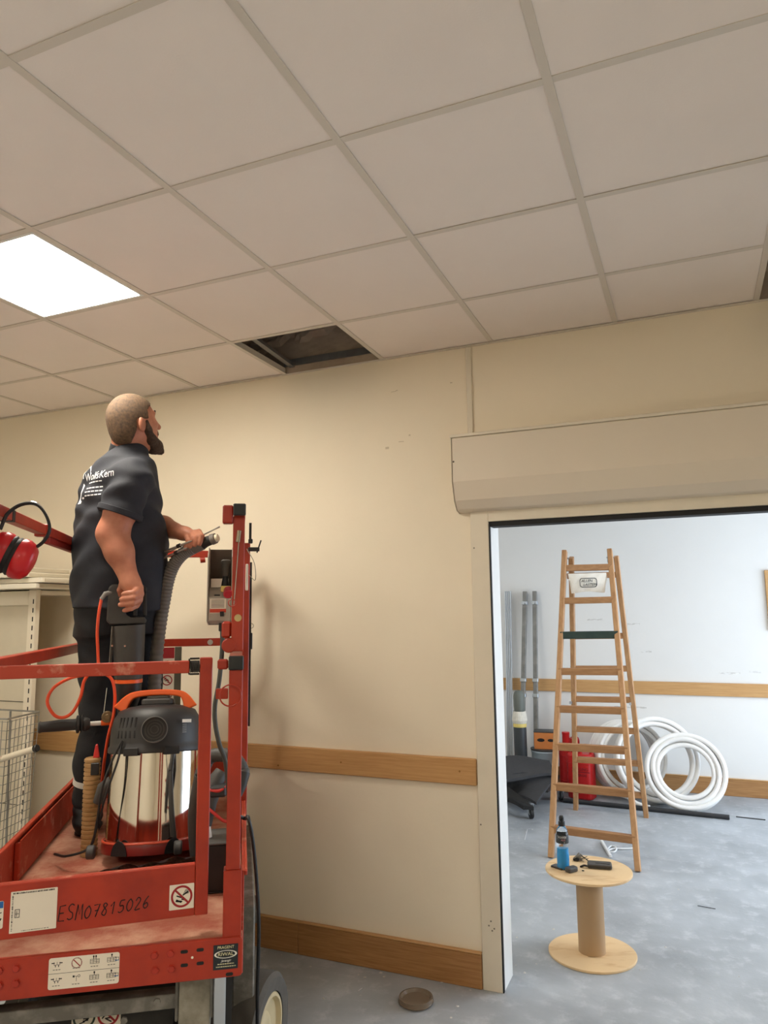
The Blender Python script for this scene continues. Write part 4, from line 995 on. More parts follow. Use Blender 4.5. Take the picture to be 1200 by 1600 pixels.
coil(Vector((-.490, 3.44, .0)), .31, [(0, -.5), (0, .5), (1, -.5), (1, .5), (2, -.2)], math.radians(22), math.radians(4), .022, 'thick white pipe coil leaning in front', 3)
MB_ = MB().tube(cr([(-1.27, 3.45, .13), (-1.15, 3.47, .11), (-1.0, 3.49, .085), (-.92, 3.46, .045), (-.84, 3.43, .022)], 8), .02, 10).build('pipe_end_body', PIPE, empty('pipe_end', (0, 0, 0), label='loose white pipe end pointing at the red fuel can', cat='pipe'), smooth=True)
MB().cyl((-1.27, 3.45, .13), (-1.30, 3.44, .137), .012, n=10).build('pink_tip', mat('pink_tip', (214, 130, 124), .5), MB_.parent)
MB().cyl((-.835, 3.43, .022), (-.80, 3.42, .022), .022, n=10).build('cut_end', PIPE, MB_.parent, smooth=True)
# black pipe and thin rod on the floor
p0_, p1_ = atz(1140, 1277, .02), atz(880, 1250, .02)
tag(MB().cyl(p0_, p1_, .019, n=14).build('black_pipe', mat('black_pipe', (44, 45, 48), .5), bevel=.003), 'long black pipe lying on the floor in front of the coils', 'pipe')
tag(MB().cyl(atz(1150, 1276, .004), atz(1196, 1281, .004), .004, n=8).build('thin_rod', DARKM), 'thin dark rod on the floor beyond the black pipe', 'rod')
# trolley with a black sheet folded over it
FOAM = mat('charcoal_sheet', (54, 54, 56), .85, var=.12, vs=40, bump=.15, bs=120)
tr = empty('trolley', (-1.86, 3.05, 0), label='low dark trolley with castors behind the door jamb', cat='trolley')
MB().beam((-.30, .55, .20), (.13, -.19, .10), .05, .035).build('frame_bar', GREYM, tr, bevel=.004)
MB().beam((.30, .50, .13), (.05, -.02, .11), .05, .03).build('frame_bar', GREYM, tr, bevel=.004)
MB().box(-.42, .26, .05, .62, .15, .185).build('platform', DARKM, tr, bevel=.004)
for x, y in ((.165, -.235), (.30, .42), (-.36, .1), (-.33, .55)):
    e2 = empty('castor', (x, y, 0)); e2.parent = tr; e2.rotation_euler = (0, 0, .5)
    MB().lathe([(0, -.014), (.042, -.014), (.046, -.010), (.046, .010), (.042, .014), (0, .014)], 24, Matrix.Translation((0, 0, .046)) @ Matrix.Rotation(PI/2, 4, 'Y')).build('wheel', BLK, e2, smooth=True)
    MB().lathe([(0, -.0155), (.016, -.0155), (.016, .0155), (0, .0155)], 16, Matrix.Translation((0, 0, .046)) @ Matrix.Rotation(PI/2, 4, 'Y')).build('hub', ZINC, e2)
    MB().box(-.022, -.017, -.014, .03, .04, .115).box(.017, .022, -.014, .03, .04, .115).box(-.022, .022, -.014, .03, .1155, .125).build('fork', ZINC, e2)
sh = empty('foam_sheet', (-1.86, 3.05, .18), label='charcoal rubber sheet folded over the trolley', cat='sheet')
P0, P1, P2, P3 = [atz(*a) - sh.location for a in ((770, 1186, .34), (853, 1186, .34), (866, 1207, .28), (834, 1262, .10))]
def sheet(name, quad, th, m):
    a_, b_, c_, d_ = quad; vs = []; fs = []; n = 10
    for s in (0, 1):
        for j in range(n+1):
            for i in range(n+1):
                u_, v_ = i/n, j/n
                p = (a_.lerp(b_, u_)).lerp(d_.lerp(c_, u_), v_)
                p = p+Vector((0, 0, .012*math.sin(u_*5+v_*3)+.02*math.sin(PI*u_)-s*th)); vs.append(p)
    N1 = (n+1)**2
    for j in range(n):
        for i in range(n):
            k = j*(n+1)+i; fs += [(k, k+1, k+n+2, k+n+1), (N1+k, N1+k+n+1, N1+k+n+2, N1+k+1)]
    for i in range(n):
        fs += [(i, N1+i, N1+i+1, i+1), (n*(n+1)+i, n*(n+1)+i+1, N1+n*(n+1)+i+1, N1+n*(n+1)+i), (i*(n+1), (i+1)*(n+1), N1+(i+1)*(n+1), N1+i*(n+1)), (i*(n+1)+n, N1+i*(n+1)+n, N1+(i+1)*(n+1)+n, (i+1)*(n+1)+n)]
    return MB().add(vs, fs).build(name, m, sh, smooth=True)
Q = lambda u, v, z: atz(u, v, z)-sh.location
sheet('sheet_layer', (Q(772, 1185, .36), Q(858, 1186, .36), Q(868, 1210, .30), Q(778, 1220, .30)), .022, FOAM)
sheet('sheet_layer', (Q(778, 1216, .295), Q(869, 1208, .295), Q(838, 1256, .16), Q(776, 1228, .16)), .022, FOAM)
sheet('sheet_layer', (Q(770, 1222, .26), Q(834, 1258, .16), Q(818, 1262, .14), Q(766, 1236, .18)), .03, BLACK)
# bits of cable and debris on the back room floor
WCAB = mat('white_cable', (225, 226, 226), .5)
e = MB().tube([atz(*a, .006) for a in ((905, 1303), (925, 1306), (945, 1312))], .004, 6).build('cable_scrap', WCAB); tag(e, 'thin pale cable scrap on the floor behind the bottle', 'cable')
e = MB().beam(atz(940, 1314, .012), atz(954, 1338, .012), .02, .02).build('trunking_scrap', WCAB, bevel=.003); tag(e, 'short white trunking offcut behind the drum', 'offcut')
e = MB().tube(cr([atz(*a, .008) for a in ((948, 1328), (955, 1322), (963, 1325), (960, 1331), (950, 1330), (958, 1326), (975, 1326), (998, 1325))], 6), .006, 6).build('white_cable', WCAB); tag(e, 'crumpled white cable on the floor behind the drum', 'cable')
rs = random.Random(5)
DEB = mat('plaster_crumb', (205, 203, 198), .9); cr0 = None
spots = [(822, 1300), (832, 1296), (865, 1452), (1105, 1418), (890, 1440), (808, 1465), (838, 1506), (806, 1508), (1000, 1515), (810, 1310), (1060, 1390), (1155, 1526), (645, 1520), (655, 1521), (690, 1535), (715, 1572), (560, 1523), (735, 1547), (595, 1520), (485, 1510), (570, 1527), (440, 1492), (480, 1490), (563, 1555), (600, 1526), (820, 1520), (1040, 1480), (1110, 1560), (505, 1560), (705, 1590)]
for i, (u, v) in enumerate(spots):
    p = atz(u, v, 0); s = rs.uniform(.004, .009)
    if cr0 is None:
        cr0 = MB().add([(s_*.9, 0, .1) for s_ in (0,)]+[(1, .2, 0), (.3, 1, 0), (-.8, .6, 0), (-.7, -.7, 0), (.5, -.9, 0), (.3, .1, .8)], [(1, 2, 6), (2, 3, 6), (3, 4, 6), (4, 5, 6), (5, 1, 6), (5, 4, 3, 2, 1)]).build('plaster_crumb', DEB); o = cr0
    else: o = link_copy(cr0)
    o.location = p; o.scale = (s, s*rs.uniform(.5, 1.2), s*rs.uniform(.5, .9)); o.rotation_euler = (0, 0, rs.uniform(0, 6))
    tag(o, 'small pale plaster crumb lying on the concrete floor', 'crumb', 'plaster crumbs on the floor')
for a_, b_ in (((1090, 1415), (1118, 1420)), ((560, 1548), (566, 1544)), ((820, 1312), (824, 1296))):
    o = MB().cyl(atz(*a_, .003), atz(*b_, .003), .0018, n=6).build('wire_scrap', DARKM if a_[0] > 1000 else WCAB)
    tag(o, {1090: 'thin dark wire scrap on the open floor right of the drum', 560: 'short white wire scrap below the skirting board', 820: 'short white wire scrap by the trolley castor'}[a_[0]], 'wire')
# round lid lying on the floor of the front room
p = atz(650, 1567, 0); e = empty('plastic_lid', p, label='round translucent brown plastic lid lying on the floor', cat='lid')
LIDM = mat('brown_clear_plastic', (168, 150, 130), .25, trans=.55, ior=1.3, var=.05)
MB().lathe([(0, .0015), (.060, .0015), (.066, .004), (.072, .003), (.076, .006), (.0765, .022), (.074, .028), (.067, .028), (.064, .022), (.060, .016), (0, .014)], 48).build('lid_shell', LIDM, e, smooth=True)
MB().lathe([(.0768, .008), (.0785, .010), (.0785, .013), (.0768, .015)], 48).build('lid_rim', LIDM, e, smooth=True)
# ================================================================== THE WORKER  (bodies grown from distance fields)
class SDF:
    def __init__(s, lo, hi, h):
        s.lo = np.array(lo, float); s.h = h; s.n = np.ceil((np.array(hi)-s.lo)/h).astype(int)+1
        s.f = np.full(s.n, 1.0, np.float32)
    def like(s):
        q_ = SDF.__new__(SDF); q_.lo = s.lo; q_.h = s.h; q_.n = s.n; q_.f = np.full(s.n, 1.0, np.float32); return q_
    def win(s, lo, hi):
        a = np.clip(np.floor((np.array(lo)-s.lo)/s.h).astype(int), 0, s.n); b = np.clip(np.ceil((np.array(hi)-s.lo)/s.h).astype(int)+1, 0, s.n)
        sl = tuple(slice(int(x), int(y)) for x, y in zip(a, b))
        g = [s.lo[i]+s.h*np.arange(a[i], b[i]) for i in range(3)]
        X, Y, Z = np.meshgrid(*g, indexing='ij', sparse=True); return sl, X, Y, Z
    def smin(s, sl, d, k):
        f = s.f[sl]
        if k <= 0: s.f[sl] = np.minimum(f, d); return
        h = np.clip(.5+.5*(f-d)/k, 0, 1); s.f[sl] = f+(d-f)*h-k*h*(1-h)
    def cap(s, a, b, ra, rb=None, k=.02, sub=False):
        rb = ra if rb is None else rb; a = np.array(a, float); b = np.array(b, float); m = max(ra, rb)+k+.03
        sl, X, Y, Z = s.win(np.minimum(a, b)-m, np.maximum(a, b)+m)
        ab = b-a; L2 = max(ab@ab, 1e-9)
        t = np.clip(((X-a[0])*ab[0]+(Y-a[1])*ab[1]+(Z-a[2])*ab[2])/L2, 0, 1)
        d = np.sqrt((X-a[0]-t*ab[0])**2+(Y-a[1]-t*ab[1])**2+(Z-a[2]-t*ab[2])**2)-(ra+(rb-ra)*t)
        if sub: s.f[sl] = np.maximum(s.f[sl], -d)
        else: s.smin(sl, d.astype(np.float32), k)
    def chain(s, pts, rs, k=.01):
        for i in range(len(pts)-1): s.cap(pts[i], pts[i+1], rs[i], rs[i+1], k)
    def ell(s, c, ax, r, k=.02, sub=False):
        c = np.array(c, float); r = np.array(r, float); A = np.array([list(v) for v in ax]); m = max(r)+k+.03
        sl, X, Y, Z = s.win(c-m, c+m)
        q = [(A[i][0]*(X-c[0])+A[i][1]*(Y-c[1])+A[i][2]*(Z-c[2])) for i in range(3)]
        k0 = np.sqrt(sum((q[i]/r[i])**2 for i in range(3)))+1e-6; k1 = np.sqrt(sum((q[i]/r[i]**2)**2 for i in range(3)))+1e-6
        d = k0*(k0-1)/k1
        if sub: s.f[sl] = np.maximum(s.f[sl], -d)
        else: s.smin(sl, d.astype(np.float32), k)
    def grid(s):
        g = [s.lo[i]+s.h*np.arange(s.n[i]) for i in range(3)]; return np.meshgrid(*g, indexing='ij', sparse=True)
    def mesh(s):
        f = s.f; n = np.array(f.shape); neg = f < 0
        c = np.zeros(n-1, np.int8)
        for i in (0, 1):
            for j in (0, 1):
                for k in (0, 1): c += neg[i:n[0]-1+i, j:n[1]-1+j, k:n[2]-1+k]
        m = (c > 0) & (c < 8); I = np.argwhere(m); idx = np.full(n-1, -1, np.int64); idx[m] = np.arange(len(I))
        P = np.zeros((len(I), 3)); W = np.zeros(len(I))
        cor = [(i, j, k) for i in (0, 1) for j in (0, 1) for k in (0, 1)]
        fv = {q_: f[I[:, 0]+q_[0], I[:, 1]+q_[1], I[:, 2]+q_[2]].astype(float) for q_ in cor}
        for a in cor:
            for ax in range(3):
                if a[ax]: continue
                b = list(a); b[ax] = 1; b = tuple(b)
                fa, fb = fv[a], fv[b]; x = (fa < 0) != (fb < 0); t = np.where(x, fa/np.where(x, fa-fb, 1), 0)
                pt = np.array(a, float)[None, :].repeat(len(I), 0); pt[:, ax] = t
                P += pt*x[:, None]; W += x
        V = s.lo+s.h*(I+P/np.maximum(W, 1)[:, None]); F = []
        for ax in range(3):
            o1, o2 = (ax+1) % 3, (ax+2) % 3
            sa = [slice(None)]*3; sb = [slice(None)]*3; sa[ax] = slice(0, -1); sb[ax] = slice(1, None)
            A, B = neg[tuple(sa)], neg[tuple(sb)]; E = np.argwhere(A != B)
            E = E[(E[:, o1] > 0) & (E[:, o2] > 0) & (E[:, o1] < n[o1]-1) & (E[:, o2] < n[o2]-1)]
            def cell(d1, d2):
                q_ = E.copy(); q_[:, o1] -= d1; q_[:, o2] -= d2; return idx[q_[:, 0], q_[:, 1], q_[:, 2]]
            Q = np.stack([cell(1, 1), cell(0, 1), cell(0, 0), cell(1, 0)], 1); fl = ~A[E[:, 0], E[:, 1], E[:, 2]]
            Q[fl] = Q[fl][:, ::-1]; F.append(Q)
        return V, np.concatenate(F)
    def build(s, name, m, parent=None, smooth_it=2, loc=None):
        V, F = s.mesh(); off = np.array(loc) if loc is not None else 0
        V = V-off
        for _ in range(smooth_it):                                  # a light Laplacian relaxes the grid steps
            S = np.zeros_like(V); C_ = np.zeros(len(V))
            for a in range(4):
                i0, i1 = F[:, a], F[:, (a+1) % 4]; np.add.at(S, i0, V[i1]); np.add.at(C_, i0, 1); np.add.at(S, i1, V[i0]); np.add.at(C_, i1, 1)
            V = V*.5+.5*S/np.maximum(C_, 1)[:, None]
        me = bpy.data.meshes.new(name); me.from_pydata(V.tolist(), [], F.tolist()); me.update(); me.materials.append(m)
        me.polygons.foreach_set('use_smooth', [True]*len(me.polygons))
        o = bpy.data.objects.new(name, me); COL.objects.link(o)
        if parent: o.parent = parent
        elif loc is not None: o.location = loc
        return o
A = lambda u, v, D: np.array(at(u, v, D))
_h = ray(195, 956); AW = Vector((_h.x, _h.y, 0)).normalized(); RT = Vector((AW.y, -AW.x, 0)); UP = Vector((0, 0, 1))
def fr3(th, pitch=0):
    F_ = RT*math.cos(th)+AW*math.sin(th); Rs = RT*math.sin(th)-AW*math.cos(th)
    F2 = F_*math.cos(pitch)+UP*math.sin(pitch); U2 = Rs.cross(F2); return F2, Rs, U2
FB, RB, UB = fr3(math.radians(25)); FH, RH, UH = fr3(math.radians(29), math.radians(10))
SKIN = mat('skin', (192, 128, 100), .5, rgb2=(174, 108, 82), vs=22, thr=(.35, .75), sss=.08, bump=.03, bs=160)
HAIRM = mat('short_fair_hair', (64, 46, 31), .8, rgb2=(112, 85, 57), vs=90, thr=(.3, .8), bump=.35, bs=400)
BEARDM = mat('dark_beard', (52, 36, 26), .85, rgb2=(84, 62, 44), vs=120, thr=(.3, .8), bump=.5, bs=300)
CLOTH = mat('navy_polo_cloth', (36, 38, 46), .82, var=.14, vs=16, bump=.10, bs=220)
TROU = mat('black_work_trousers', (20, 20, 24), .85, var=.15, vs=14, bump=.12, bs=160)
MO = np.array(G(.56, 1.25, ZD+.0065))                              # ground point under the worker

HC = A(207, 655, 3.17)
def hp_(f, r, u): return HC+np.array(FH)*f+np.array(RH)*r+np.array(UH)*u
AXH = (FH, RH, UH)
def head(s, grow=0., k=.015):
    s.ell(HC+np.array(FH)*-.004, AXH, (.104+grow, .080+grow, .104+grow), k)
    s.ell(hp_(-.040, 0, -.062), AXH, (.052+grow, .058+grow, .060+grow), .03)
    s.ell(hp_(.030, 0, -.055), AXH, (.070+grow, .063+grow, .080+grow), .03)
shR, elR, wrR = A(207, 748, 3.03), A(176, 834, 2.99), A(203, 907, 2.945)
shL, elL, wrL = A(186, 750, 3.34), A(236, 818, 3.38), A(285, 833, 3.22)
nk0, nk1 = A(203, 690, 3.175), A(194, 728, 3.19)
# ---- skin: head, neck, arms, hands and the core that joins them: one continuous surface
pts_all = np.array([HC, shR, elR, wrR, shL, elL, wrL, A(322, 850, 3.2), A(180, 960, 2.9), A(110, 950, 3.3), HC+[0, 0, .16], A(140, 700, 3.3)])
lo, hi = pts_all.min(0)-.12, pts_all.max(0)+.10
b = SDF(lo, hi, .0042)
head(b)
b.cap(hp_(.062, 0, -.09), hp_(.072, 0, -.112), .040, .030, .03)            # jaw and chin
b.cap(hp_(.094, 0, .008), hp_(.121, 0, -.034), .008, .0135, .010)          # nose
for s_ in (1, -1):
    b.cap(hp_(.112, .010*s_, -.038), hp_(.110, .012*s_, -.039), .0075, .0075, .006)
    b.cap(hp_(.090, .016*s_, .022), hp_(.078, .046*s_, .020), .010, .008, .012)      # brow
    b.ell(hp_(.086, .032*s_, .004), AXH, (.012, .015, .009), .0, True)               # eye socket
    b.ell(hp_(.068, .042*s_, -.030), AXH, (.026, .020, .018), .015)                  # cheekbone
    e_ax = ((FH*.86-RH*.5*s_).normalized(), (RH*.86*s_+FH*.5).normalized()*s_, UH)
    b.ell(hp_(-.006, .080*s_, -.036), (e_ax[0], e_ax[1], UH), (.022, .012, .034), .004)
    b.ell(hp_(.004, .092*s_, -.032), (e_ax[0], e_ax[1], UH), (.010, .007, .019), .0, True)
b.cap(hp_(.094, -.016, -.066), hp_(.094, .016, -.066), .009, .009, .008)   # lips
b.cap(hp_(.104, -.020, -.0665), hp_(.104, .020, -.0665), .0028, .0028, 0, True)
b.cap(A(199, 682, 3.175), nk1, .060, .066, .03)
b.cap(nk1, A(186, 790, 3.19), .075, .10, .04); b.cap(A(186, 790, 3.19), A(186, 900, 3.19), .11, .12, .03)
b.cap(nk1, shR, .05, .06, .04); b.cap(nk1, shL, .05, .06, .04)
b.chain([shR, (shR+elR)/2, elR], [.064, .066, .060], .03)
fm = elR*.62+wrR*.38
b.chain([elR, fm, wrR], [.060, .054, .036], .03)
b.chain([shL, elL], [.060, .048], .02); b.chain([elL, elL*.6+wrL*.4, wrL], [.048, .050, .030], .02)
# right hand gripping the hammer
pc = A(209, 926, 2.935)
b.chain([wrR, A(206, 914, 2.94), pc], [.033, .032, .028], .02); b.cap(A(212, 918, 2.935), A(213, 938, 2.935), .024, .022, .015)
kn_ = [A(218.5, 919, 2.932), A(219.5, 928, 2.925), A(217.5, 937.5, 2.922), A(213, 946, 2.925)]
pip = [A(209, 926, 2.890), A(209.5, 934, 2.884), A(208, 942.5, 2.884), A(205, 951, 2.890)]
tip = [A(193, 928, 2.888), A(190, 936.5, 2.884), A(188, 945, 2.884), A(194, 954, 2.894)]
for a_, p_, t_, r_ in zip(kn_, pip, tip, (.0112, .0115, .0112, .0098)):
    b.cap(pc, a_, .020, r_+.003, .012); b.chain([a_, p_, p_*.4+t_*.6, t_], [r_+.002, r_+.0005, r_, r_-.0012], .004)
b.chain([A(199, 911, 2.945), A(191, 914, 2.945), A(187.5, 922, 2.955), A(188, 930, 2.965)], [.017, .0125, .0115, .0095], .008)   # thumb
# left hand round the hose
pl = A(297, 836, 3.20)
b.chain([wrL, A(291, 834, 3.21), pl], [.030, .028, .026], .015)
hose_d = (A(318, 848, 3.15)-A(280, 868, 3.15)); hose_d = hose_d/np.linalg.norm(hose_d)
for i, (ku, kv) in enumerate(((311, 830.5), (304.5, 832), (298, 834.5), (291, 838))):
    a_ = A(ku, kv, 3.19); p_ = A(ku+4.5-i*.5, kv+7, 3.125+.004*i); t_ = A(ku+1-i, kv+20, 3.122+.004*i); r_ = (.0102, .0105, .0102, .0092)[i]
    b.cap(pl, a_, .018, r_, .008); b.chain([a_, p_, p_*.4+t_*.6, t_], [r_+.002, r_+.0005, r_, r_-.001], .004)
b.chain([A(291, 836, 3.22), A(303, 838, 3.235), A(310, 845, 3.225)], [.015, .012, .0095], .008)
person = b.build('person', SKIN, None, 2, MO)
tag(person, 'bearded worker in dark polo shirt standing on the lift, looking up at the ceiling', 'person')
person.location = MO
def pchild(o): o.parent = person; return o
# eyes, nails
for s_ in (1, -1):
    c = Vector(hp_(.0775, .032*s_, .003)-MO)
    M = Matrix.Translation(c) @ frame((0, 0, 0), RH, UH).to_3x3().to_4x4()
    ey = MB().lathe([(0, -.011), (.006, -.009), (.0105, -.003), (.011, 0), (.0105, .004), (.007, .0085), (0, .011)], 20, Matrix.Translation(c) @ frame((0, 0, 0), RH, UH)).build('eye', mat('eye_white', (226, 220, 212), .2), person, smooth=True)
    dv = (RH.cross(UH)); sg_ = 1 if dv.dot(FH) > 0 else -1
    MB().lathe([(0, .0114*sg_), (.0035, .0111*sg_), (.0052, .0102*sg_)], 16, Matrix.Translation(c) @ frame((0, 0, 0), RH, UH)).build('iris', mat('iris_dark', (50, 62, 72), .2), ey, smooth=True)
NAIL = mat('finger_nail', (228, 176, 152), .3)
# ---- hair and beard
h_ = SDF(HC-.17, HC+.17, .0036); head(h_, .0075)
X, Y, Z = h_.grid(); D_ = [X-HC[0], Y-HC[1], Z-HC[2]]
f_ = sum(D_[i]*FH[i] for i in range(3)); r_ = np.abs(sum(D_[i]*RH[i] for i in range(3))); u_ = sum(D_[i]*UH[i] for i in range(3))
top = np.minimum(1, 0*f_+.042)+np.maximum(0, (f_-.045))*.9-u_                # above the brow line
top = .030+np.maximum(0, f_-.03)*.75+.004*np.sin(f_*300)-u_
side = np.maximum(f_-.030, -.012-u_+np.maximum(0, .03-f_)*.0)                # temple and side burn
backh = np.maximum(f_+.028+np.maximum(0, -u_-.05)*.30, -.112-u_)             # behind the ear down to the nape
reg = np.minimum(np.minimum(top, np.maximum(side, -u_-.045)), backh)
h_.f = np.maximum(h_.f, reg.astype(np.float32))
h_.build('hair', HAIRM, person, 2, MO)
bd_ = SDF(HC-.2, HC+.2, .0036)
for s_ in (1, -1):
    bd_.chain([hp_(.020, .073*s_, -.022), hp_(.026, .068*s_, -.060), hp_(.048, .052*s_, -.098), hp_(.080, .022*s_, -.118)], [.009, .016, .021, .026], .012)
    bd_.cap(hp_(.103, .004*s_, -.050), hp_(.088, .034*s_, -.072), .0085, .009, .01)
bd_.ell(hp_(.088, 0, -.122), AXH, (.036, .036, .034), .02); bd_.cap(hp_(.100, 0, -.125), hp_(.118, 0, -.142), .028, .017, .015)
bd_.cap(hp_(.098, 0, -.086), hp_(.098, 0, -.10), .012, .014, .01)
for (a0, a1, a2) in ((.1, .0, -.066),): bd_.ell(hp_(.106, 0, -.067), AXH, (.02, .020, .0065), 0, True)
X, Y, Z = bd_.grid(); bd_.f = (bd_.f+.0018*np.sin(X*310+Z*120)*np.sin(Y*290+Z*170)).astype(np.float32)
bd_.build('beard', BEARDM, person, 1, MO)
for s_ in (1, -1): MB().tube([Vector(hp_(.103, .014*s_, .026)-MO), Vector(hp_(.094, .032*s_, .032)-MO), Vector(hp_(.078, .050*s_, .026)-MO)], [.004, .0045, .003], 8).build('eyebrow', BEARDM, person, smooth=True)
# ---- polo shirt
KEY = [(706, 200, .072, .080), (722, 194, .108, .145), (745, 189, .136, .192), (790, 186, .158, .205), (850, 189, .186, .202), (900, 188, .190, .200), (960, 185, .184, .196), (990, 184, .180, .192)]
kz = np.array([A(u, v, 3.19)[2] for v, u, a_, b_ in KEY])[::-1]; kx = np.array([A(u, v, 3.19)[0] for v, u, a_, b_ in KEY])[::-1]
ky = np.array([A(u, v, 3.19)[1] for v, u, a_, b_ in KEY])[::-1]; ka = np.array([k[2] for k in KEY])[::-1]; kb_ = np.array([k[3] for k in KEY])[::-1]
def loft(s, grow=0., z0=None, z1=None):
    X, Y, Z = s.grid(); z = Z.ravel()
    cx, cy, a_, b_ = (np.interp(z, kz, q_)[None, None, :] for q_ in (kx, ky, ka+grow, kb_+grow))
    df = (X-cx)*FB.x+(Y-cy)*FB.y; dr = (X-cx)*RB.x+(Y-cy)*RB.y
    k0 = (np.abs(df/a_)**2.2+np.abs(dr/b_)**2.2)**(1/2.2)
    d = (k0-1)*np.minimum(a_, b_)
    d = np.maximum(d, np.maximum((z0 if z0 is not None else kz[0])-Z, Z-(z1 if z1 is not None else kz[-1])))
    return d.astype(np.float32)
cuR = shR*.30+elR*.70; cuR = shR+(elR-shR)*.66
cuL = shL+(elL-shL)*.62
c0 = np.array([np.interp(A(0, 850, 3.19)[2], kz, kx), np.interp(A(0, 850, 3.19)[2], kz, ky), 0])
allp = np.array([shR, shL, elR, elL, c0+[.3, .3, kz[0]], c0+[-.3, -.3, kz[-1]]])
sh_ = SDF(allp.min(0)-.03, allp.max(0)+.04, .0048); HEM = kz[1]+.02
X, Y, Z = sh_.grid()
hemz = HEM+.010*np.sin((X*FB.x+Y*FB.y)*14)+.0*Z
sh_.f = loft(sh_, .004)
sl_ = sh_.like()
for a_, c_, r0, r1 in ((shR, cuR, .080, .088), (shL, cuL, .076, .080)):
    d_ = (c_-a_)/np.linalg.norm(c_-a_); t = sh_.like()
    t.cap(a_, c_+d_*.03, r0, r1, 0)
    t.f = np.maximum(t.f, ((X-c_[0])*d_[0]+(Y-c_[1])*d_[1]+(Z-c_[2])*d_[2]).astype(np.float32))
    sl_.f = np.minimum(sl_.f, t.f)
kk = .045; hh = np.clip(.5+.5*(sh_.f-sl_.f)/kk, 0, 1); blend = sh_.f+(sl_.f-sh_.f)*hh-kk*hh*(1-hh)
sharp = np.minimum(sh_.f, sl_.f)
mixw = np.clip((Z-(shR[2]-.10))/.08, 0, 1)                        # armpits stay open, shoulders blend
sh_.f = (blend*mixw+sharp*(1-mixw)).astype(np.float32)
sh_.cap(nk1+np.array([0, 0, -.01]), A(203, 704, 3.18), .078, .070, .03)
# cloth folds
s1 = X*RB.x+Y*RB.y; s2 = X*FB.x+Y*FB.y
fold = .0045*np.sin(s2*26+Z*38+1.5*np.sin(s1*11))*np.clip((A(0, 800, 3.19)[2]-Z)/.15, 0, 1)+.0042*np.sin(s1*34-Z*46+2*np.sin(s2*13))
fold = fold+.0048*np.sin(Z*75+s2*24+3*np.sin(s1*9))*np.clip(1-np.abs(Z-elR[2]-.15)/.16, 0, 1)
sh_.f = (sh_.f+fold).astype(np.float32)
sh_.f = np.maximum(sh_.f, (hemz-Z).astype(np.float32))
shirt = sh_.build('polo_shirt', CLOTH, person, 2, MO)
# collar, cuff bands, buttons
def ring_at(c, ax, r, th, name, par, m, tilt=1., n=40):
    ax = Vector(ax).normalized(); e1 = ax.orthogonal().normalized(); e2 = ax.cross(e1)
    vs = []; fs = []
    prof_ = ((r, -th), (r+.006, -th), (r+.006, th), (r, th))
    for k in range(n):
        a_ = 2*PI*k/n; d_ = e1*math.cos(a_)+e2*math.sin(a_)
        for rr_, z_ in prof_: vs.append(Vector(c)+d_*rr_+ax*z_)
    for k in range(n):
        for j in range(4): fs.append((4*k+j, 4*((k+1) % n)+j, 4*((k+1) % n)+(j+1) % 4, 4*k+(j+1) % 4))
    return MB().add(vs, fs).build(name, m, par, bevel=.002, smooth=True)
ncd = Vector(A(205, 690, 3.175)-nk1).normalized()
ring_at(Vector(A(198.5, 706, 3.182)-MO), ncd, .068, .020, 'collar', shirt, mat('collar_cloth', (20, 21, 27), .85, bump=.1, bs=200))
ring_at(Vector(cuR-MO)-Vector(elR-shR).normalized()*.012, elR-shR, .0865, .012, 'sleeve_band', shirt, CLOTH)
# back print, wrapped on the cloth
me_ = shirt.data; tree = BVHTree.FromPolygons([v.co.copy() for v in me_.vertices], [tuple(p.vertices) for p in me_.polygons])
PR0 = Vector(A(150, 760, 3.10)-MO)
bk_x = RB; bk_dir = FB
def wrap_mesh(name, me, ox, oz, m):
    keep = 0
    bmq = bmesh.new(); bmq.from_mesh(me); bmesh.ops.triangulate(bmq, faces=bmq.faces)
    for _ in range(1): bmesh.ops.subdivide_edges(bmq, edges=[e for e in bmq.edges if e.calc_length() > .012], cuts=1)
    bmesh.ops.triangulate(bmq, faces=bmq.faces)
    base = Vector((np.interp(oz, kz, kx), np.interp(oz, kz, ky), oz))
    bad = []
    for v in bmq.verts:
        p_ = base+bk_x*(ox+v.co.x)+UP*v.co.y-bk_dir*.5-Vector(MO)
        hit = tree.ray_cast(p_, bk_dir)
        if hit[0] is None: bad.append(v)
        else: v.co = hit[0]-bk_dir*.0016
    bmesh.ops.delete(bmq, geom=bad, context='VERTS')
    bmq.to_mesh(me); bmq.free(); me.materials.clear(); me.materials.append(m)
    o = bpy.data.objects.new(name, me); COL.objects.link(o); o.parent = shirt; return o
PRN = mat('white_shirt_print', (226, 226, 228), .7)
zt_ = A(150, 747, 3.1)[2]; PX = 3.1/FPX
wrap_mesh('lettering', text_mesh('WolfsKern', .048), .085, zt_, PRN)
def bars(rows_):
    mbb = MB()
    for x0, x1, y0, y1 in rows_: mbb.add([(x0, y0, 0), (x1, y0, 0), (x1, y1, 0), (x0, y1, 0)], [(0, 1, 2, 3)])
    me = bpy.data.meshes.new('print_lines'); me.from_pydata(mbb.v, [], mbb.f); return me
for y in (.026, .050, .066, .082): wrap_mesh('print_line', bars([(-.055+.02*k, -.039+.02*k, -y-.003, -y+.002) for k in range(5)]), .072, zt_, PRN)
arc = []
for k in range(13):
    a_ = PI*(.05+.95*k/12); arc.append((.035*math.cos(a_), .055*math.sin(a_)))
mbb = MB()
for k in range(12):
    t0, t1 = .006*(k/12)+.002, .006*((k+1)/12)+.002
    (x0, y0), (x1, y1) = arc[k], arc[k+1]; s0 = 1-t0/.03; s1_ = 1-t1/.03
    mbb.add([(x0, y0, 0), (x1, y1, 0), (x1*s1_, y1*s1_, 0), (x0*s0, y0*s0, 0)], [(0, 1, 2, 3)])
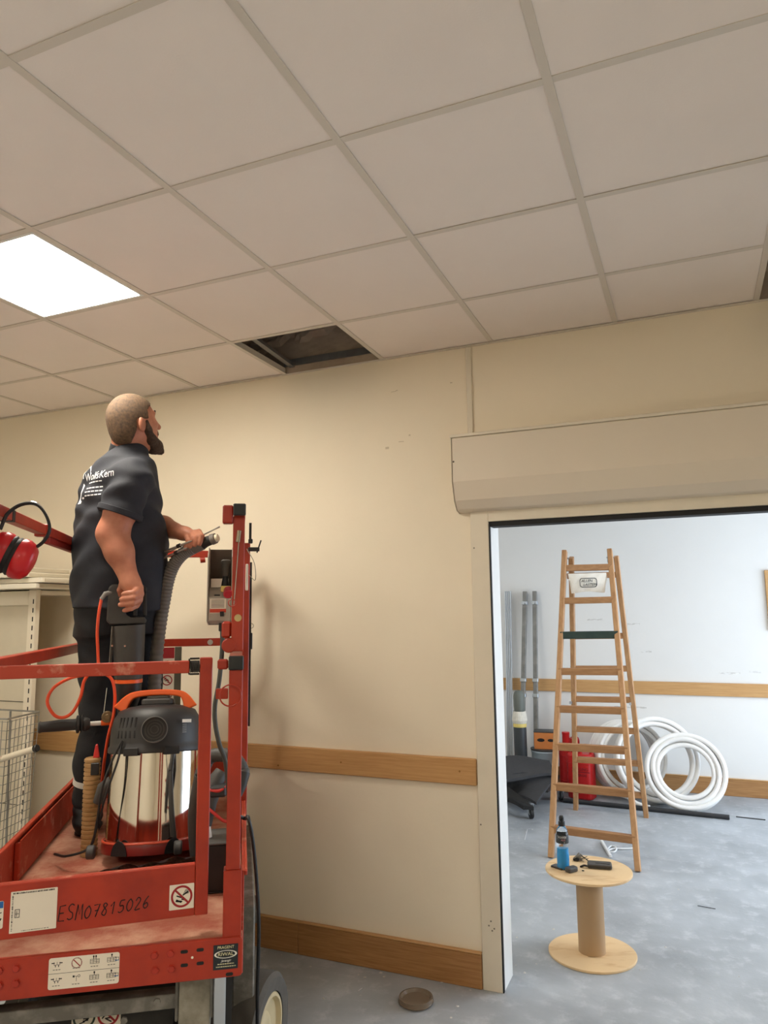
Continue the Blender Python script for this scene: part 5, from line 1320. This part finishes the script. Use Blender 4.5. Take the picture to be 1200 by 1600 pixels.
me = bpy.data.meshes.new('print_arc'); me.from_pydata(mbb.v, [], mbb.f); wrap_mesh('print_arc', me, -.012, zt_, PRN)
mbb = MB()
for poly in ([(-.040, -.11), (-.012, -.11), (-.008, -.10), (-.022, -.095), (-.018, -.03), (-.030, -.02), (-.038, -.06)], [(-.002, -.09), (.01, -.095), (.022, -.09), (.010, -.084)]):
    mbb.add([(x, y, 0) for x, y in poly], [tuple(range(len(poly)))])
me = bpy.data.meshes.new('print_emblem'); me.from_pydata(mbb.v, [], mbb.f); wrap_mesh('print_emblem', me, -.010, zt_, PRN)
# ---- trousers
zf = ZD+.0065
hipR, kneR, ankR = A(166, 968, 3.14), A(160, 1112, 3.10), A(137, 1248, 3.085)
hipL, kneL = A(207, 968, 3.24), A(226, 1100, 3.27); ankL = np.array(G(.36, 1.42, zf+.10)); 
allp = np.array([hipR, kneR, ankR, hipL, kneL, ankL, c0+[.25, .25, kz[2]], c0+[-.25, -.25, kz[2]]])
t_ = SDF(allp.min(0)-.14, allp.max(0)+.12, .0055); X, Y, Z = t_.grid()
t_.f = loft(t_, -.012, z0=A(0, 985, 3.19)[2]-.02, z1=kz[3])
t_.chain([hipR+np.array([0, 0, .02]), (hipR+kneR)/2, kneR, (kneR+ankR)/2, ankR], [.108, .098, .078, .072, .062], .05)
t_.chain([hipL+np.array([0, 0, .02]), (hipL+kneL)/2, kneL, (kneL+ankL)/2, ankL], [.105, .096, .078, .072, .064], .035)
s1 = X*RB.x+Y*RB.y; s2 = X*FB.x+Y*FB.y
t_.f = (t_.f+.004*np.sin(Z*46+s1*30+2*np.sin(s2*17))+.003*np.sin(Z*21-s2*40)).astype(np.float32)
trou = t_.build('trousers', TROU, person, 2, MO)
# reflective band and gathered hem over the shoe
bd0 = kneR+(ankR-kneR)*.80
ring_at(Vector(bd0-MO), ankR-kneR, .064, .012, 'reflective_band', trou, mat('reflective_tape', (200, 198, 192), .4))
def shoe(ank, ang, name):
    s = SDF(np.array(ank)-[.24, .24, .14], np.array(ank)+[.24, .24, .14], .005)
    fd = np.array(AW)*math.cos(ang)+np.array(RT)*math.sin(ang); g = np.array([ank[0], ank[1], zf+.003])
    s.cap(g-fd*.045+[0, 0, .045], g+fd*.06+[0, 0, .045], .044, .046, .02); s.cap(g+fd*.06+[0, 0, .042], g+fd*.165+[0, 0, .036], .046, .037, .02)
    s.cap(g+[0, 0, .05], np.array(ank)+[0, 0, .03], .050, .060, .03); s.cap(g+[0, 0, .075], g+fd*.07+[0, 0, .055], .05, .045, .02)
    X, Y, Z = s.grid(); s.f = np.maximum(s.f+.002*np.sin(Z*130), (zf+.003-Z)).astype(np.float32)
    o = s.build(name, mat('black_boot', (17, 17, 19), .6, var=.15), person, 1, MO)
    MB().prism([(.055*math.cos(t)*1.0+(.105 if math.cos(t) > 0 else 0)*1.0, .046*math.sin(t)) for t in np.linspace(0, 2*PI, 25)[:-1]], 0, .010, Matrix.Translation(Vector(g-MO)+Vector((0, 0, -.003))) @ frame((0, 0, 0), Vector(fd), UP.cross(Vector(fd)))).build('sole', BLACK, o)
shoe(ankR, math.radians(8), 'boot'); shoe(ankL, math.radians(30), 'boot')

# ================================================================== TOOLS IN THE WORKER'S HANDS
S_ = 2.92/FPX                                                    # metres per photograph pixel at the hammer
HO = at(196, 1190, 2.925)
def hx(u, v, y=0.): return Vector(RT)*((u-196)*S_)+Vector(AW)*y+UP*((1190-v)*S_)
hm = empty('demolition_hammer', (HO.x, HO.y, zf), label='dark demolition hammer with side handle hanging from the right hand', cat='hammer')
hoff = Vector((0, 0, HO.z-zf))
def hq(u, v, y=0.): return hx(u, v, y)+hoff
HBODY = mat('hammer_grey', (62, 59, 55), .55, var=.12, vs=18); HBLK = mat('hammer_black', (30, 29, 29), .5, var=.1)
Mh = frame(hoff, RT, UP)                                         # x right, y up, z towards the camera
def hpoly(pts, d0, d1, name, m, par=hm, bevel=.006): return MB().prism([((u-196)*S_, (1190-v)*S_) for u, v in pts], d0, d1, Mh).build(name, m, par, bevel=bevel, seg=2)
hpoly([(161, 920), (166, 914), (186, 913), (189, 925), (189, 962), (196, 966), (217, 966), (221, 972), (218, 977), (166, 978), (160, 972)], -.035, .030, 'rear_housing', HBODY)
hpoly([(189.5, 913.5), (212, 914), (220, 919), (219, 926), (208, 923), (190, 924)], -.022, .016, 'handle_top', HBLK)
hpoly([(201, 923.5), (208, 923.5), (206, 965.5), (199, 965.5)], -.016, .010, 'grip_bar', HBLK)
hpoly([(213.5, 926.5), (219.5, 926), (221, 965.5), (215, 965.5)], -.016, .004, 'handle_outer', HBLK)
MB().tube([hq(u, v) for u, v in ((194, 979), (195, 1000), (196, 1040), (196, 1060), (196, 1063))], [.064, .062, .058, .055, .054], 28).build('motor_body', HBODY, hm, smooth=True)
MB().tube([hq(196, 1063.5), hq(196, 1069)], [.0555, .0555], 28).build('orange_band', ORNG, hm, smooth=True)
MB().tube([hq(u, v) for u, v in ((196, 1069.5), (196, 1082), (196, 1096), (195, 1110), (195, 1135))], [.054, .052, .046, .036, .030], 28).build('front_cone', HBLK, hm, smooth=True)
MB().cyl(hq(195, 1120), hq(195, 1133), .034, n=24).build('collar', DARKM, hm, bevel=.003)
MB().cyl(hq(195, 1135.5), hq(195, 1160), .018, n=16).build('chuck', DARKM, hm, bevel=.003)
MB().cyl(hq(195, 1160.5), Vector((hq(195, 1160).x, hq(195, 1160).y, .012)), .010, n=12).build('chisel', GREYM, hm)
for u, v in ((170, 1010), (189, 1010.5)): MB().cyl(hq(u, v, -.061 if u > 175 else -.05), hq(u, v, -.066 if u > 175 else -.058), .004, n=10).build('screw', CHROME, hm)
MB().beam(hq(170, 980, -.02), hq(168, 1040, -.02), .004, .012).build('side_seam', GREYM, hm)
MB().cyl(hq(158, 1128, -.02), hq(186, 1128, -.01), .011, n=14).build('side_mount', ORNG, hm, bevel=.002)
MB().cyl(hq(167, 1119, -.035), hq(167, 1119, -.012), .022, n=20).cyl(hq(167, 1119, -.040), hq(167, 1119, -.036), .012, n=16).build('clamp_knob', mat('brass_knob', (120, 100, 70), .4, .5), hm, bevel=.003)
MB().cyl(hq(142, 1128, -.025), hq(157.5, 1128, -.0205), .009, n=14).build('side_rod', mat('bright_rod', (226, 224, 218), .3, .3), hm)
MB().tube([hq(u, v, y) for u, v, y in ((71, 1128, -.045), (72.5, 1128, -.045), (76, 1128, -.044), (100, 1127.5, -.036), (122, 1127.5, -.03), (123.5, 1127.5, -.03), (127, 1127.5, -.029), (128, 1127.5, -.029), (131, 1127.5, -.028), (132, 1127.5, -.028), (136, 1128, -.027), (142, 1128, -.025))],
          [.019, .0225, .0195, .022, .021, .034, .034, .025, .036, .025, .028, .020], 24).build('side_handle', mat('side_grip', (44, 42, 40), .6, var=.1), hm, smooth=True)
MB().beam(hq(165, 1075, -.03), hq(162, 1112, -.03), .003, .003).build('wire_stay', CHROME, hm)
MB().tube([hq(166, 927, -.02), hq(157, 929, -.024), (hq(151, 938, -.026))], [.011, .010, .008], 14).build('strain_relief', mat('grey_relief', (120, 116, 110), .5), hm, smooth=True)
ocp = cr([hq(*a) for a in ((151.5, 937, -.026), (148.5, 960, -.03), (147.5, 990, -.03), (150, 1025, -.03), (150, 1044, -.035), (138, 1052, -.05), (112, 1057, -.06), (90, 1070, -.065), (82, 1090, -.065), (92, 1110, -.06), (105, 1115, -.055), (118, 1107, -.055), (128, 1085, -.06), (132, 1062, -.062), (142, 1050, -.064), (160, 1052, -.066), (172, 1062, -.068), (177, 1085, -.07), (176, 1115, -.07), (170, 1145, -.06), (166, 1175, -.03), (163, 1215, .0), (160, 1270, .03))], 8)
MB().tube(ocp, .0062, 10).build('orange_cable', mat('orange_cable', (226, 76, 34), .45), hm, smooth=True)
# suction hose in the left hand
ho = empty('suction_hose', G(.38, 1.12, zf), label='grey ribbed suction hose held in the left hand', cat='hose')
hpts = cr([at(*a) for a in ((316, 849.5, 3.155), (300, 857, 3.16), (285, 866, 3.165), (272, 882, 3.17), (263, 905, 3.17), (257, 935, 3.17), (251, 970, 3.165), (246, 1010, 3.15), (242, 1060, 3.13), (240, 1110, 3.11), (240, 1180, 3.10), (240, 1240, 3.09))], 22)
HG = mat('grey_hose', (108, 102, 95), .55, var=.06)
MB().tube([p_-ho.location for p_ in hpts], [.0275+.0013*(1 if (i//2) % 2 else -1)*(1 if i > 20 else .0) for i in range(len(hpts))], 16).build('hose_body', HG, ho, smooth=True)
MB().tube([at(*a)-ho.location for a in ((316.5, 849.2, 3.155), (322, 846.5, 3.15), (330, 843.5, 3.145))], [.026, .023, .021], 18).build('cuff', DARKM, ho, smooth=True)
MB().tube([at(*a)-ho.location for a in ((330.3, 843.4, 3.145), (331, 843.1, 3.145), (337, 841, 3.14))], [.024, .0245, .0225], 18).build('nozzle', mat('nozzle_grey', (120, 112, 104), .45), ho, smooth=True)
MB().tube([at(*a)-ho.location for a in ((337.2, 840.9, 3.14), (341, 839.6, 3.138))], [.017, .015], 16).build('nozzle_tip', mat('nozzle_cream', (222, 210, 184), .5), ho, smooth=True)
for i, (a_, c_, r_, lab) in enumerate((((243, 873, 3.19), (343, 823, 3.13), .0032, 'long thin steel rod held with the hose, pointing up'), ((240, 868, 3.17), (300, 845, 3.12), .0045, 'short bright rod lying along the hose, upper of two'), ((243, 878, 3.16), (292, 856, 3.11), .0045, 'short bright rod lying along the hose, lower of two'))):
    e = empty('steel_rod', at(*a_), label=lab, cat='rod', group='rods held with the hose')
    d_ = at(*c_)-at(*a_); MB().tube([Vector((0, 0, 0)), d_*.94, d_], [r_, r_, r_*(.4 if i else 1.3)], 8).build('rod_body', mat('rod_steel', (176, 170, 160), .3, .8), e, smooth=True)
    MB().cyl(d_*.62, d_*.70, r_*2.0, n=10).build('rod_collar', DARKM, e)
